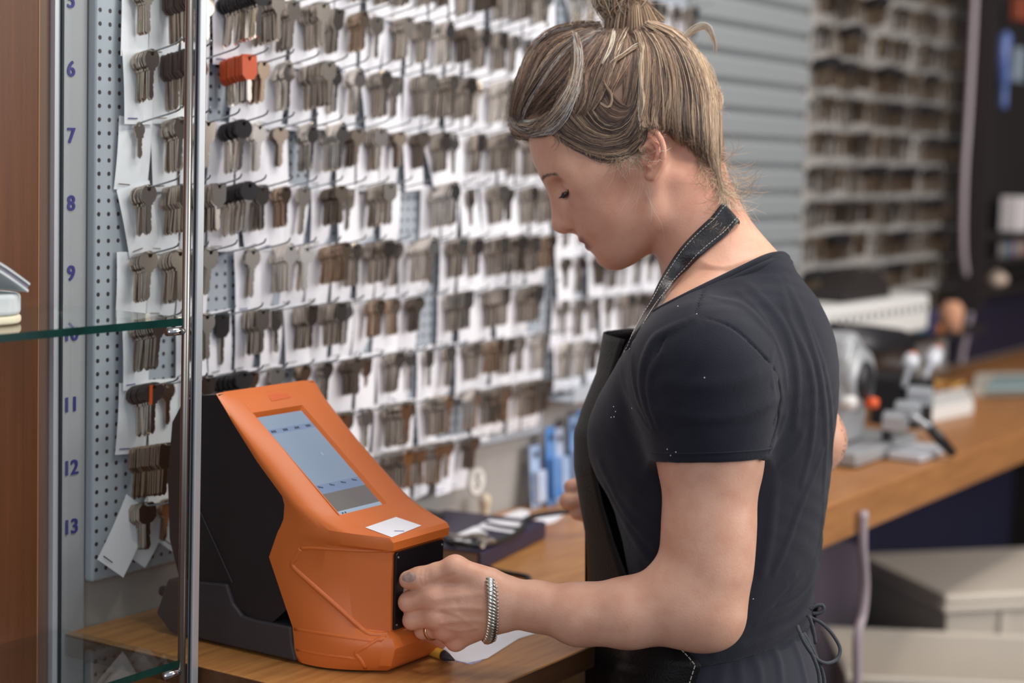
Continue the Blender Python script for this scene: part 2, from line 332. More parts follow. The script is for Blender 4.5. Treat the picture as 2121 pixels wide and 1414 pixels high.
def shell():
    n = len(FR); K = 10; v = []; f = []
    for s in (-1, 1):
        for i in range(n):
            for k in range(K+1): v.append(side_pt(i, k/K, s))
    S = n*(K+1)
    for s in (0, 1):
        for i in range(n-1):
            for k in range(K): a = s*S+i*(K+1)+k; f.append((a, a+1, a+K+2, a+K+1))
    fa = lambda i: i*(K+1)+K; fb = lambda i: S+i*(K+1)+K
    for i in range(n-1):
        if i in (1, 2): continue
        f.append((fa(i), fb(i), fb(i+1), fa(i+1)))
    # tilted face with the recess for the screen (between rows 1 and 3)
    B = np.array([0, FR[1][0], FR[1][1]]); Cc = np.array([0, FR[3][0], FR[3][1]]); sl = Cc-B
    nrm = np.cross([1, 0, 0], sl); nrm /= np.linalg.norm(nrm)
    if nrm[1] > 0: nrm = -nrm
    def sp(x, t, d=0): p = B+sl*t-nrm*d; return (x, p[1], p[2])
    x0, x1, t0, t1 = SCR; b = len(v)
    g = 0.0035
    v += [sp(x0-g, t0-g/0.18), sp(x1+g, t0-g/0.18), sp(x1+g, t1+g/0.3), sp(x0-g, t1+g/0.3)]
    v += [sp(x0, t0, 0.0055), sp(x1, t0, 0.0055), sp(x1, t1, 0.0035), sp(x0, t1, 0.0035)]
    f += [(fa(1), fb(1), b+1, b), (fb(1), fb(2), fb(3), b+2, b+1), (fb(3), fa(3), b+3, b+2), (fa(3), fa(2), fa(1), b, b+3)]
    f += [(b+i, b+(i+1) % 4, b+4+(i+1) % 4, b+4+i) for i in range(4)]
    f.append((b+4, b+5, b+6, b+7))
    f.append((fa(n-1), fb(n-1), S+(n-1)*(K+1), (n-1)*(K+1)))            # underside
    me = bpy.data.meshes.new('front_shell'); me.from_pydata(v, [], f)
    bm = bmesh.new(); bm.from_mesh(me); bmesh.ops.remove_doubles(bm, verts=bm.verts, dist=1e-6); bmesh.ops.recalc_face_normals(bm, faces=bm.faces); bm.to_mesh(me); bm.free()
    return me, sp
# screen corners from the photo on the tilted plane
B_ = np.array([0, FR[1][0], FR[1][1]]); C_ = np.array([0, FR[3][0], FR[3][1]]); n_ = np.cross([1, 0, 0], C_-B_); n_ /= np.linalg.norm(n_)
def on_tilt(x, y):
    d = ray(x, y); t = (B_-CC).dot(n_)/d.dot(n_); p = CC+d*t; return p[0], (p-B_).dot(C_-B_)/((C_-B_).dot(C_-B_))
q = [on_tilt(*p) for p in ((540, 858), (635, 841), (797, 1054), (712, 1084))]
SCR = ((q[0][0]+q[3][0])/2, (q[1][0]+q[2][0])/2, (q[0][1]+q[1][1])/2, (q[2][1]+q[3][1])/2)
print('SCR', q, SCR)
me, SP = shell()
sh_o = obj('front_shell', me, M['orange'], mc); autosmooth(sh_o, 38); bevel(sh_o, 0.0034, 4, 32)
sbv = BVHTree.FromPolygons([v.co for v in me.vertices], [tuple(p.vertices) for p in me.polygons])
def on_shell(pts, n=5, lift=0.0, bv=None):
    out = []
    P = catmull([(x, y, 0) for x, y in pts], n)
    for p in P:
        l, nn = hit(bv or sbv, p[0], p[1])
        if l is not None: out.append(np.array(l)+np.array(nn)*lift)
    return out
rb = MB(); rb.tube(on_shell([(822, 1141), (760, 1141), (700, 1138), (650, 1135), (622, 1136)], 4, -0.0014), 0.0024, 10)
rb.tube(on_shell([(622, 1136), (613, 1155), (606, 1172), (640, 1205), (700, 1258), (740, 1294), (766, 1311), (806, 1312)], 6, -0.0016), 0.0034, 10)
rb.tube(on_shell([(800, 1318), (778, 1326), (752, 1342), (736, 1352), (746, 1366), (757, 1384)], 4, -0.0022), 0.0032, 10)
rb.tube(on_shell([(609, 1302), (660, 1311), (720, 1320), (775, 1327)], 4, -0.0030), 0.0036, 10)
rb.tube(on_shell([(613, 1345), (670, 1356), (736, 1364)], 4, -0.0030), 0.0035, 10)
rb.build('moulded_ridge', M['orange'], mc, True)
# black rear body
body = [(1.3225,1.2030),(1.350,1.1995),(1.374,1.190),(1.390,1.165),(1.396,1.10),(1.392,1.03),(1.372,0.975),(1.30,0.975),(1.268,0.958),(1.240,0.957)]+[(y, z) for y, z in SE[::-1][4:]]
bd = MB().prism(body, lambda a, b, t: (XC+t, a, b), -0.0832, 0.0832).build('rear_body', M['machine_black'], mc); bevel(bd, 0.004, 3); 
# rear housing line
MB().tube([(XC-0.0838, 1.349, 1.074), (XC-0.0838, 1.296, 0.995)], 0.0006, 6).build('panel_seam', M['machine_grey'], mc)
base = [(1.2000,0.9235),(1.385,0.9235),(1.4075,0.942),(1.390,0.9845),(1.302,0.9925),(1.292,0.972),(1.279,0.9610),(1.262,0.9590),(1.2085,0.9600),(1.2065,0.942)]
bs = MB().prism(base, lambda a, b, t: (XC+t*(1.0), a, b), -0.0875, 0.0875).build('base', M['machine_grey'], mc); bevel(bs, 0.002, 2)
MB().prism([(1.12, 0.9203), (1.378, 0.9203), (1.378, 0.927), (1.12, 0.927)], lambda a, b, t: (XC+t, a, b), -0.045, 0.060).build('foot', M['dark_rubber'], mc)
MB().tube([(XC-0.060, 1.395, 0.962), (XC-0.060, 1.425, 0.960)], 0.006, 10).build('power_socket', M['dark_rubber'], mc)
# screen
def smat(n, c, e=0.25): return mat(n, c, 0.12, spec=0.6, emis=(c, e))
sm = [smat('screen_blue', (126, 141, 160)), smat('screen_bar', (112, 128, 156)), smat('screen_dim', (112, 106, 102), 0.1), smat('screen_pale', (150, 166, 182)), mat('screen_marks', (44, 50, 70), 0.3)]
x0, x1, t0, t1 = SCR; sb = MB(); D = 0.0034
def srect(a, b, c, d, mi, dd=D): sb.add([SP(x0+(x1-x0)*a, t0+(t1-t0)*c, dd), SP(x0+(x1-x0)*b, t0+(t1-t0)*c, dd), SP(x0+(x1-x0)*b, t0+(t1-t0)*d, dd), SP(x0+(x1-x0)*a, t0+(t1-t0)*d, dd)], [(0, 1, 2, 3)], mi)
for c, d, mi in ((0.01, 0.13, 0), (0.13, 0.175, 1), (0.175, 0.66, 0), (0.66, 0.74, 1), (0.74, 0.90, 2), (0.90, 0.99, 3)): srect(0.01, 0.99, c, d, mi)
for i in range(4):
    for k in range(3): srect(0.07+0.25*i+0.035*k, 0.095+0.25*i+0.035*k, 0.142, 0.162, 4, D-0.0002); 
    for k in range(3): srect(0.07+0.25*i+0.03*k, 0.092+0.25*i+0.03*k, 0.668+0.006*k, 0.684+0.004*k, 4, D-0.0002)
for k in range(6): srect(0.10+0.06*(k % 2), 0.13+0.06*(k % 2), 0.915+0.022*(k//2), 0.927+0.022*(k//2), 4, D-0.0002)
srect(0.66, 0.69, 0.40, 0.425, 3, D-0.0002)
sb.build('touch_screen', sm, mc)
# logo plate, label, front panel
t_a = FR[0]
def tilt_poly(px, lift=0.0004): 
    out = []
    for x, y in px: l, n = hit(sbv, x, y); out.append(tuple(np.array(l)+np.array(n)*lift))
    return out
lp = tilt_poly([(549, 812), (590, 805), (602, 823), (563, 831)]); MB().add(lp, [(0, 1, 2, 3)]).build('logo_plate', mat('logo_orange', (212, 96, 42), 0.5), mc)
lb = tilt_poly([(756, 1093), (820, 1071), (873, 1089), (811, 1113)], 0.0006); MB().add(lb, [(0, 1, 2, 3)]).build('paper_label', M['paper'], mc)['label'] = 'white paper label stuck on the deck'
MB().tube([np.array(lb[2])*0.30+np.array(lb[3])*0.45+np.array(lb[0])*0.25+np.array([0, 0, 4e-4]), np.array(lb[2])*0.45+np.array(lb[3])*0.5+np.array(lb[0])*0.05+np.array([0, 0, 4e-4])], 0.0003, 5).build('pen_mark', M['ink'], mc)
fp = [(XC-0.0455, 1.049), (XC-0.0425, 1.0515), (XC+0.041, 1.0515), (XC+0.043, 1.049), (XC+0.043, 0.9665), (XC-0.0455, 0.9665)]
pn = MB().prism(fp, lambda a, b, t: (a, t, b), 1.0992, 1.1025).build('front_panel', mat('gloss_black_panel', (30, 25, 28), 0.22), mc); bevel(pn, 0.0006, 2)
MB().box((XC-0.0455, 1.0986, 1.0085), (XC+0.043, 1.0993, 1.0090)).build('panel_gap', M['machine_grey'], mc)
MB().box((XC-0.012, 1.0885, 1.002), (XC+0.012, 1.0990, 1.012)).build('key_slot', M['darksteel'], mc)
for z in (1.046, 0.972):
    for x in (XC-0.042, XC+0.0395): MB().lathe((x, 1.0991, z), [(0.0011, -0.0006), (0.0011, 0)], 8, axis='y').build('screw', M['alu'], mc)

# ================================================================== THINGS ON THE DESK
Z = ZDESK
# notebook
a = onz(1000, 1178)[:2]; b = onz(1160, 1098)[:2]
ex = b-a; Lb = np.linalg.norm(ex); ex /= Lb; ey = np.array([-ex[1], ex[0]]);
if ey[1] < 0: ey = -ey
nb = thing('notebook', 'thick dark navy notebook lying on the desk beyond the hand', 'notebook', (a[0], a[1], Z))
def bp(u, v, z): p = a+ex*u+ey*v; return (p[0], p[1], z)
Wn = 0.165
Lb = 0.235
a = a-ex*0.012
def bbox(u0, u1, v0, v1, z0, z1, nm, m, bw=0.0012, par=None):
    o = MB().add([bp(u, v, z) for z in (z0, z1) for u, v in ((u0, v0), (u1, v0), (u1, v1), (u0, v1))], [(0,3,2,1),(4,5,6,7),(0,1,5,4),(1,2,6,5),(2,3,7,6),(3,0,4,7)]).build(nm, m, par)
    return bevel(o, bw)
M['navy_leather'] = mat('navy_leatherette', (44, 38, 62), 0.45, bump=0.3, bscale=500)
bbox(0, Lb, 0, Wn, Z+0.0002, Z+0.003, 'cover', M['navy_leather'], par=nb); bbox(0, Lb, 0, Wn, Z+0.0225, Z+0.0255, 'cover', M['navy_leather'], par=nb)
bbox(0, Lb, -0.003, 0.004, Z+0.0002, Z+0.0255, 'spine', M['navy_leather'], 0.004, par=nb)
bbox(0.004, Lb-0.004, 0.0045, Wn-0.004, Z+0.0032, Z+0.0223, 'page_block', mat('page_edges', (150, 132, 116), 0.8), 0.0005, par=nb)
def sheet(name, label, px, z, m=M['paper'], th=0.0004, group=None, curl=0.0):
    P = [onz(x, y, z) for x, y in px]; n = len(P); mb = MB()
    mb.add([(p[0], p[1], z) for p in P]+[(p[0], p[1], z+th) for p in P], [tuple(range(n))[::-1], tuple(range(n, 2*n))]+[(i, (i+1) % n, n+(i+1) % n, n+i) for i in range(n)])
    o = mb.build(name, m); return tag(o, label, 'paper', group)
zb = Z+0.0258
sheet('paper_slip', 'white paper slip on the near part of the notebook', [(932, 1113), (985, 1090), (1010, 1106), (960, 1128)], zb+0.0003)
sheet('paper_slip', 'white folded paper slip in the middle of the notebook', [(985, 1092), (1014, 1076), (1082, 1082), (1062, 1104)], zb+0.0005)
sheet('paper_slip', 'white paper lying on the desk beyond the notebook', [(1026, 1074), (1078, 1054), (1098, 1058), (1088, 1084)], Z+0.0003)
sheet('paper_slip', 'thin white paper right of the cable under the far hand', [(1092, 1086), (1118, 1070), (1170, 1064), (1150, 1080), (1105, 1092)], Z+0.0003)
sheet('paper_sheet', 'white sheet of paper on the desk under the near hand', [(885, 1322), (1005, 1240), (1110, 1312), (1075, 1322), (1010, 1363), (968, 1373), (940, 1366)], Z+0.0003)
sheet('printed_flyer', 'paper with violet print sticking out under the white sheet', [(900, 1335), (1000, 1368), (975, 1376), (940, 1368)], Z+0.0001, mat('violet_print', (116, 112, 170), 0.7, noise=0.9, nscale=90, alt=(210, 208, 225)), 0.00015)
# pen
pa = onz(868, 1338, Z+0.006); pb = onz(918, 1356, Z+0.006); pt = onz(941, 1367, Z+0.004)
d = pb-pa; pen = thing('marker_pen', 'yellow marker pen with dark pointed cap beside the machine foot', 'pen', (pb[0], pb[1], Z))
pa = pb-d/np.linalg.norm(d)*0.075
MB().tube([pa, pb], 0.0058, 16).build('barrel', mat('yellow_barrel', (206, 158, 62), 0.4), pen, False)
MB().tube([pb, pb+(pt-pb)*0.35, pt], [0.0058, 0.0047, 0.0009], 16).build('pointed_cap', M['machine_grey'], pen, True)
# power adapter
p = onz(905, 1112); ad = thing('power_adapter', 'black power adapter block behind the orange machine', 'power adapter', (p[0], p[1], Z))
bevel(MB().box((p[0]-0.035, p[1], Z+0.0003), (p[0]+0.020, p[1]+0.035, Z+0.034)).build('housing', M['black_plastic'], ad), 0.003, 3)
MB().tube([(p[0]-0.045, p[1]+0.016, Z+0.017), (p[0]-0.034, p[1]+0.016, Z+0.017)], 0.004, 10).build('strain_relief', M['cable_black'], ad)
# little figure
p = onz(1003, 1083); fg = tag(MB().lathe((p[0], p[1], Z), [(0.010, 0.0002), (0.011, 0.004), (0.008, 0.012), (0.007, 0.022), (0.0095, 0.030), (0.0095, 0.038), (0.006, 0.044), (0.002, 0.046)], 16).build('trinket', mat('cream_ceramic', (206, 190, 168), 0.35), smooth=True), 'small cream figurine standing on the desk by the wall', 'figurine')
# cables
def cable(name, label, pts, r=0.0028, m='cable_black', group=None, n=8):
    return tag(MB().tube(catmull(pts, n), r, 10).build(name, M[m], smooth=True), label, 'cable', group)
zz = Z+0.0030
cable('black_cable', 'thick black cable looping over the notebook to the far hand', [onz(860, 1082, zz), onz(890, 1095, Z+0.010), onz(935, 1122, zb+0.004), onz(1000, 1128, zb+0.004), onz(1055, 1112, zb+0.004), onz(1082, 1094, zb+0.004), onz(1088, 1076, Z+0.028), onz(1120, 1066, Z+0.034), onz(1190, 1058, Z+0.040), onz(1240, 1056, Z+0.040)], 0.0040)
cable('black_cable', 'thin black cable from the loop over the white paper slips', [onz(1006, 1082, zb+0.006), onz(1040, 1090, zb+0.004), onz(1080, 1095, zb+0.0035)], 0.0022)
cable('black_cable', 'black cable bent into a corner on the desk before the notebook', [onz(890, 1160, zz), onz(960, 1162, zz), onz(1010, 1176, zz), onz(1040, 1184, zz), onz(1085, 1192, zz), onz(1096, 1197, zz), onz(1090, 1206, zz), onz(1060, 1215, zz), onz(1000, 1222, zz)], 0.0032)
cable('black_cable', 'grey cable lying behind the machine next to the notebook', [onz(880, 1120, zz), onz(920, 1146, zz), onz(960, 1150, zz)], 0.0022)
# loose keys on the notebook
def keymesh(name, head=0, L=0.048, hr=0.0115, th=0.0022, plastic=None):
    mb = MB(); n = 14
    def ring(fn): return [fn(2*math.pi*i/n) for i in range(n)]
    cz = -0.0065
    if head == 0: out = ring(lambda a: (hr*math.sin(a), cz+hr*math.cos(a)*0.92))
    elif head == 1: out = [(-.6, 1), (.6, 1), (1, .55), (1, -.55), (.6, -1), (.2, -1.1), (-.2, -1.1), (-.6, -1), (-1, -.55), (-1, .55)]; out = [(x*hr, cz+z*hr*0.9) for x, z in out]
    elif head == 2: out = ring(lambda a: (hr*math.sin(a)*(1+0.16*math.cos(3*a)), cz+hr*math.cos(a)*(1+0.14*math.cos(3*a))))
    elif head == 3: out = [(-.8, .9), (.8, .9), (1, .7), (1, -1), (.5, -1.5), (-.5, -1.5), (-1, -1), (-1, .7)]; out = [(x*hr, cz+z*hr) for x, z in out]
    else: out = ring(lambda a: (hr*1.15*math.sin(a), cz+hr*0.8*math.cos(a)))
    m = len(out); hr2 = 0.0030; hole = [(hr2*math.sin(2*math.pi*i/m+math.atan2(out[0][0], 1)), 0.0+hr2*math.cos(2*math.pi*i/m)) for i in range(m)]
    # match hole samples to outline angles
    hole = []
    for x, z in out: a_ = math.atan2(x, z-0.0); hole.append((hr2*math.sin(a_), hr2*math.cos(a_)))
    T = th*(1.6 if plastic else 1.0)/2; v = []
    for y in (-T, T): v += [(x, y, z) for x, z in out]+[(x, y, z) for x, z in hole]
    f = []
    for i in range(m):
        j = (i+1) % m
        f += [(i, j, m+j, m+i), (2*m+j, 2*m+i, 3*m+i, 3*m+j), (j, i, 2*m+i, 2*m+j), (m+i, m+j, 3*m+j, 3*m+i)]
    mb.add(v, f, 1 if plastic else 0)
    bw = 0.0036; z0 = cz-hr*0.75; z1 = z0-(L-hr*1.6); t = th/2*0.92
    poly = [(-bw, z0), (-bw, z1+0.003), (0, z1), (bw*0.9, z1+0.004)]
    nc = 5
    for i in range(nc):
        zc = z1+0.006+(z0-z1-0.012)*i/nc; dp = 0.0012*((i*7+head*3) % 3)/2; poly += [(bw-dp, zc), (bw-dp, zc+0.002), (bw, zc+0.0032)]
    poly += [(bw, z0)]
    mb.prism(poly, lambda a_, b_, t_: (a_, t_, b_), -t, t, 0)
    sh_ = [(-bw*1.7, z0+0.002), (-bw*1.7, z0-0.003), (bw*1.7, z0-0.003), (bw*1.7, z0+0.002)]
    mb.prism(sh_, lambda a_, b_, t_: (a_, t_, b_), -t*1.02, t*1.02, 0)
    return mb.mesh(name)
KM = {}
def keymesh_m(kind):
    if kind not in KM:
        head, L, hr, th, metal, pl = kind
        me = keymesh('key', head, L, hr, th, pl); me.materials.append(M[metal]); me.materials.append(M[pl or 'black_plastic']); KM[kind] = me
    return KM[kind]
K_STD = [(0, 0.056, 0.0125, 0.0022, 'nickel', None), (1, 0.055, 0.0130, 0.0023, 'nickel', None), (2, 0.057, 0.0122, 0.0022, 'nickel2', None), (0, 0.050, 0.0115, 0.0022, 'brass', None), (3, 0.055, 0.0112, 0.0023, 'nickel', None), (4, 0.050, 0.0120, 0.0022, 'darksteel', None), (0, 0.061, 0.0135, 0.0023, 'nickel', None)]
K_SMALL = (0, 0.040, 0.0085, 0.0018, 'nickel', None)
K_BLACK = (4, 0.062, 0.0145, 0.0024, 'nickel2', 'black_plastic'); K_BLKSQ = (3, 0.064, 0.0125, 0.0026, 'nickel', 'black_plastic'); K_ORANGE = (3, 0.056, 0.0125, 0.0024, 'nickel2', 'orange_plastic_head')
for i, (x, y, rz) in enumerate(((985, 1112, 0.3), (1000, 1108, 1.1), (1010, 1116, 2.0))):
    p = onz(x, y, zb+0.0035+0.0024*i); o = bpy.data.objects.new('key', keymesh_m(K_STD[i])); link(o)
    o.rotation_euler = (math.pi/2, 0, rz); o.location = Vector(p); o.rotation_mode = 'XYZ'; o.rotation_euler = Euler((math.pi/2, 0, rz))
    tag(o, ['loose nickel key on the notebook, nearest the slip', 'loose key crossing the others on the notebook', 'loose key on the notebook nearest the cable'][i], 'key', None)
# round emblem on the wall under the keys
p = ony(990, 997, YW-0.003); em = thing('round_sign', 'round pale sign with a curved letter on the wall above the desk', 'sign', tuple(p))
ring = [p+np.array([0.021*math.cos(t), 0, 0.021*math.sin(t)]) for t in np.linspace(0, 2*math.pi, 33)[:-1]]
MB().add([(q_[0], YW-0.0022, q_[2]) for q_ in ring]+[(q_[0], YW-0.0004, q_[2]) for q_ in ring], [tuple(range(32)), tuple(range(32, 64))[::-1]]+[(i, (i+1) % 32, 32+(i+1) % 32, 32+i) for i in range(32)]).build('disc', M['white_plastic'], em)
o = obj('letter', text_mesh('S', 0.034, 'letter'), mat('sign_grey', (128, 120, 112), 0.6), em); o.rotation_euler = (math.pi/2, 0, 0); o.location = Vector((p[0], YW-0.0028, p[2]))
# ================================================================== KEYS, CARDS AND HOOKS ON THE WALL
rnd = random.Random(7)
HM = {}
def hook_mesh(L, tilt=14):
    k = (round(L, 3), tilt)
    if k not in HM:
        c, s = math.cos(math.radians(tilt)), math.sin(math.radians(tilt))
        mb = MB(); P = [(0, 0.004, 0.0), (0, -0.004, 0.0), (0, -L*0.35*c, L*0.30*s), (0, -L*0.9*c, L*0.85*s), (0, -L*c, L*s+0.004)]
        mb.tube(catmull(P, 3), 0.0011, 6); mb.box((-0.006, 0.0, -0.002), (0.006, 0.0012, 0.003)); me = mb.mesh('wire_hook'); me.materials.append(M['wire']); me.polygons.foreach_set('use_smooth', [True]*len(me.polygons)); HM[k] = me
    return HM[k]
def hook_pt(L, y, tilt=14):                       # z rise of a hook at distance y from the board
    c, s = math.cos(math.radians(tilt)), math.sin(math.radians(tilt)); return y/ c * s * 0.93
CARDS = []
for v_ in range(6):
    mb = MB(); W_, H_ = 0.0445+0.002*(v_ % 3), 0.080+0.003*(v_ % 2); nx, nz = 4, 6; cur = [0.004, -0.003, 0.006, 0.001, -0.005, 0.003][v_]
    v = []
    for j in range(nz+1):
        for i in range(nx+1):
            x = -W_/2+W_*i/nx; z = 0.009-H_*j/nz; t = j/nz; y = cur*t*t*(1 if v_ % 2 else (0.3+i/nx)) - 0.001*math.sin(3*t)
            v.append((x, y-0.0005*0, z))
    n_v = len(v); v += [(x, y+0.0004, z) for x, y, z in v]; f = []
    for j in range(nz):
        for i in range(nx): a_ = j*(nx+1)+i; f += [(a_, a_+1, a_+nx+2, a_+nx+1), (n_v+a_+1, n_v+a_, n_v+a_+nx+1, n_v+a_+nx+2)]
    mb.add(v, f)
    # printed line near the foot and the head of the card
    y0 = min(p_[1] for p_ in v)-0.0006
    mb.add([(-W_*0.4, v[5*(nx+1)][1]-0.0007, 0.009-H_*0.915), (-W_*0.05, v[5*(nx+1)+2][1]-0.0007, 0.009-H_*0.915), (-W_*0.05, v[5*(nx+1)+2][1]-0.0007, 0.009-H_*0.93), (-W_*0.4, v[5*(nx+1)][1]-0.0007, 0.009-H_*0.93)], [(0, 1, 2, 3)], 1)
    me = mb.mesh('key_card'); me.materials.append(M['paper']); me.materials.append(M['ink'] if v_ == 3 else M['darksteel']); CARDS.append(me)
ROWZ = {4: 1.724, 5: 1.6485, 6: 1.573, 7: 1.498, 8: 1.4215, 9: 1.3455, 10: 1.269, 11: 1.1935, 12: 1.121, 13: 1.054}
NUMW = {4: 'above row five', 5: 'row five', 6: 'row six', 7: 'row seven', 8: 'row eight', 9: 'row nine', 10: 'row ten', 11: 'row eleven', 12: 'row twelve', 13: 'row thirteen'}
ORD = ['first', 'second', 'third', 'fourth', 'fifth', 'sixth', 'seventh', 'eighth', 'ninth', 'tenth', 'eleventh', 'twelfth', 'thirteenth', 'fourteenth', 'fifteenth', 'sixteenth', 'seventeenth', 'eighteenth', 'nineteenth', 'twentieth']
METAL = {'nickel': 'silvery', 'nickel2': 'bright silver', 'brass': 'brass-tinted', 'darksteel': 'dark metal'}
allkeys = []                                       # (size, matrix, kind, label, group)
stuff_hooks = []
def bunch(X, Z0, n, kind, row, col, where, L=0.078, card=True, ind_hook=True, rowname=None):
    rn = rowname or NUMW[row]
    place = '%s hook %s' % (ORD[col], where)
    if ind_hook:
        o = bpy.data.objects.new('wire_hook', hook_mesh(L)); link(o); o.location = (X, YB, Z0)
        tag(o, 'zinc wire hook, the %s, %s' % (place, rn), 'hook', 'wire key hooks on the pegboards')
    if card:
        o = bpy.data.objects.new('key_card', rnd.choice(CARDS)); link(o)
        big = rnd.random() < 0.12
        ya = rnd.uniform(0.003, 0.008)
        o.location = (X+rnd.uniform(-.001, .001), YB-ya-0.001, Z0+hook_pt(L, ya)-0.002); o.rotation_euler = (rnd.uniform(-0.05, 0.02), (0.62 if row == 13 and where.startswith('left') else rnd.uniform(-0.07, 0.07) if not big else rnd.uniform(-0.5, 0.5)), rnd.uniform(-0.12, 0.12))
        if row == 13 and where.startswith('left') and col == 0: o.location.y -= .010; o.rotation_euler.x = -.10
        tag(o, 'white card on the %s, %s' % (place, rn), 'card', 'white cards behind the key bunches')
    head, Lk, hr, th, metal, pl = kind
    step = th*1.10*(1.6 if pl else 1.0); y = 0.013
    tilt0 = rnd.uniform(-0.06, 0.06); grp = 'keys of the bunch on the %s, %s' % (place, rn)
    look = ('%s-headed' % ('orange' if 'orange' in pl else 'black')) if pl else METAL[metal]
    for i in range(n):
        if y > L*0.88: break
        rot = Euler((rnd.uniform(-0.05, 0.05)+0.03, tilt0+rnd.uniform(-0.05, 0.05), rnd.uniform(-0.09, 0.09)))
        loc = Vector((X+rnd.uniform(-.0004, .0004), YB-y, Z0+hook_pt(L, y)-0.0018)); last = (i == n-1)
        lab = ('frontmost %s key on the %s, %s' if last else '%s key on the %s, %s') % (look, place, rn)
        allkeys.append((1.0, Matrix.Translation(loc) @ rot.to_matrix().to_4x4(), kind, lab, None if last else grp, (X, Z0)))
        y += step
special = {(6, 1): (8, K_BLKSQ), (5, 1): (8, K_BLKSQ), (7, 0): (1, K_SMALL), (5, 3): (13, K_BLACK), (6, 3): (9, K_ORANGE), (7, 3): (7, K_BLACK), (8, 3): (10, K_BLACK), (11, 0): (7, K_BLACK),
           (10, 3): (1, K_BLKSQ), (11, 3): (9, K_BLACK), (12, 0): (20, (3, 0.060, 0.0125, 0.0022, 'brass', None)), (13, 0): (9, K_STD[1]), (12, 1): (3, K_STD[5]), (13, 1): (3, K_STD[3]), (7, 1): (9, K_STD[6]), (8, 0): (8, K_STD[0]), (9, 0): (9, K_STD[0]), (9, 1): (9, K_STD[6]), (10, 0): (14, K_STD[6]), (8, 1): (11, K_STD[4]), (6, 0): (9, K_STD[0]),
           (8, 9): (14, K_STD[1]), (8, 10): (0, K_STD[0]), (5, 6): (12, K_STD[1]), (10, 13): (14, K_STD[4]), (10, 14): (0, K_STD[4]), (9, 3): (0, K_STD[0])}
for row in range(4, 14):
    for col in range(19):
        X = 1.476+0.0485*col+rnd.uniform(-.002, .002)
        if X > 2.375: continue
        if row == 13 and col > 14: continue
        if row >= 12 and 4 <= col <= 5: continue
        n = rnd.choice([1, 2, 3, 5, 7, 8, 9, 10, 11, 12, 14, 16]); kind = rnd.choice(K_STD)
        if (row, col) in special: n, kind = special[(row, col)]
        elif rnd.random() < 0.04: n = 1 if row % 2 else 0
        if n == 0 and not (row, col) in special: continue
        if col < 3: where = 'left of the steel post'; c_ = col
        else: where = 'right of the steel post'; c_ = col-3
        if col < 3: where = 'left of the rod'
        else: where = 'right of the rod'
        card = not ((row, col) in ((12, 0), (6, 3), (9, 3))) and rnd.random() > 0.03
        bunch(X, ROWZ[row], n, kind, row, c_, where, L=0.080 if n < 14 else 0.084, card=card)
# second, narrow board
for r_i in range(9):
    for c_i in range(9):
        X = 2.428+0.048*c_i+rnd.uniform(-.002, .002); Z0 = 1.735-0.0705*r_i
        n = rnd.choice([2, 3, 4, 6, 7, 8]); kind = rnd.choice(K_STD)
        bunch(X, Z0, n, kind, 0, c_i, 'of the narrow board', L=0.065, card=True, rowname='its %s row' % ORD[r_i])
# twisted special card on row 13
bpy.context.view_layer.update()
# individual keys: the 300 that show largest; the rest as one object
def score(k):
    p = k[1].translation; P = np.array(p)-CC; d_ = P@CF; x = 1060.5+FPX*(P@CR)/d_; y = 707-FPX*(P@CU)/d_
    if x < 185 or y < -30 or y > 1180: return 99
    if 372 < x < 395: d_ += 0.3
    if 1080 < x < 1500 and y < 560: return 50
    if 420 < x < 800 and y > 850+(x-600)*0.5 : d_ += 1
    return d_
order = sorted(range(len(allkeys)), key=lambda i: score(allkeys[i]))
ind = set(order[:300])
kmb = {}
def emit_stuff(name, items, label, cat):
    V, F_, MI, mats = [], [], [], []
    for me_, mtx in items:
        b0 = len(V); R_ = np.array(mtx.to_3x3()); t_ = np.array(mtx.translation)
        co = np.empty(len(me_.vertices)*3); me_.vertices.foreach_get('co', co); co = co.reshape(-1, 3)@R_.T+t_; V += co.tolist()
        mp = []
        for m_ in me_.materials:
            if m_ not in mats: mats.append(m_)
            mp.append(mats.index(m_))
        for p_ in me_.polygons: F_.append(tuple(b0+i for i in p_.vertices)); MI.append(mp[p_.material_index])
    me_ = bpy.data.meshes.new(name); me_.from_pydata(V, [], F_); me_.polygons.foreach_set('material_index', MI)
    o = obj(name, me_, mats); return tag(o, label, cat, None, 'stuff')
rest = []
for i, (s_, mtx, kind, lab, grp, _x) in enumerate(allkeys):
    me_ = keymesh_m(kind)
    if i in ind:
        o = bpy.data.objects.new('key', me_); link(o); o.matrix_world = mtx; tag(o, lab, 'key', grp)
        if grp is None: o['group'] = 'frontmost keys of the bunches'
    else: rest.append((me_, mtx))
for o_ in [o for o in COL.objects if o.name.startswith('key') and o.get('label') == 'frontmost black-headed key on the first hook left of the rod, row eleven']:
    mk = MB().box((-.0125, -.0027, -.020), (-.0075, -.0021, .003)).build('orange_mark', M['orange_plastic_head'])
    mk.parent = o_; mk.location = (0.004, 0, 0)

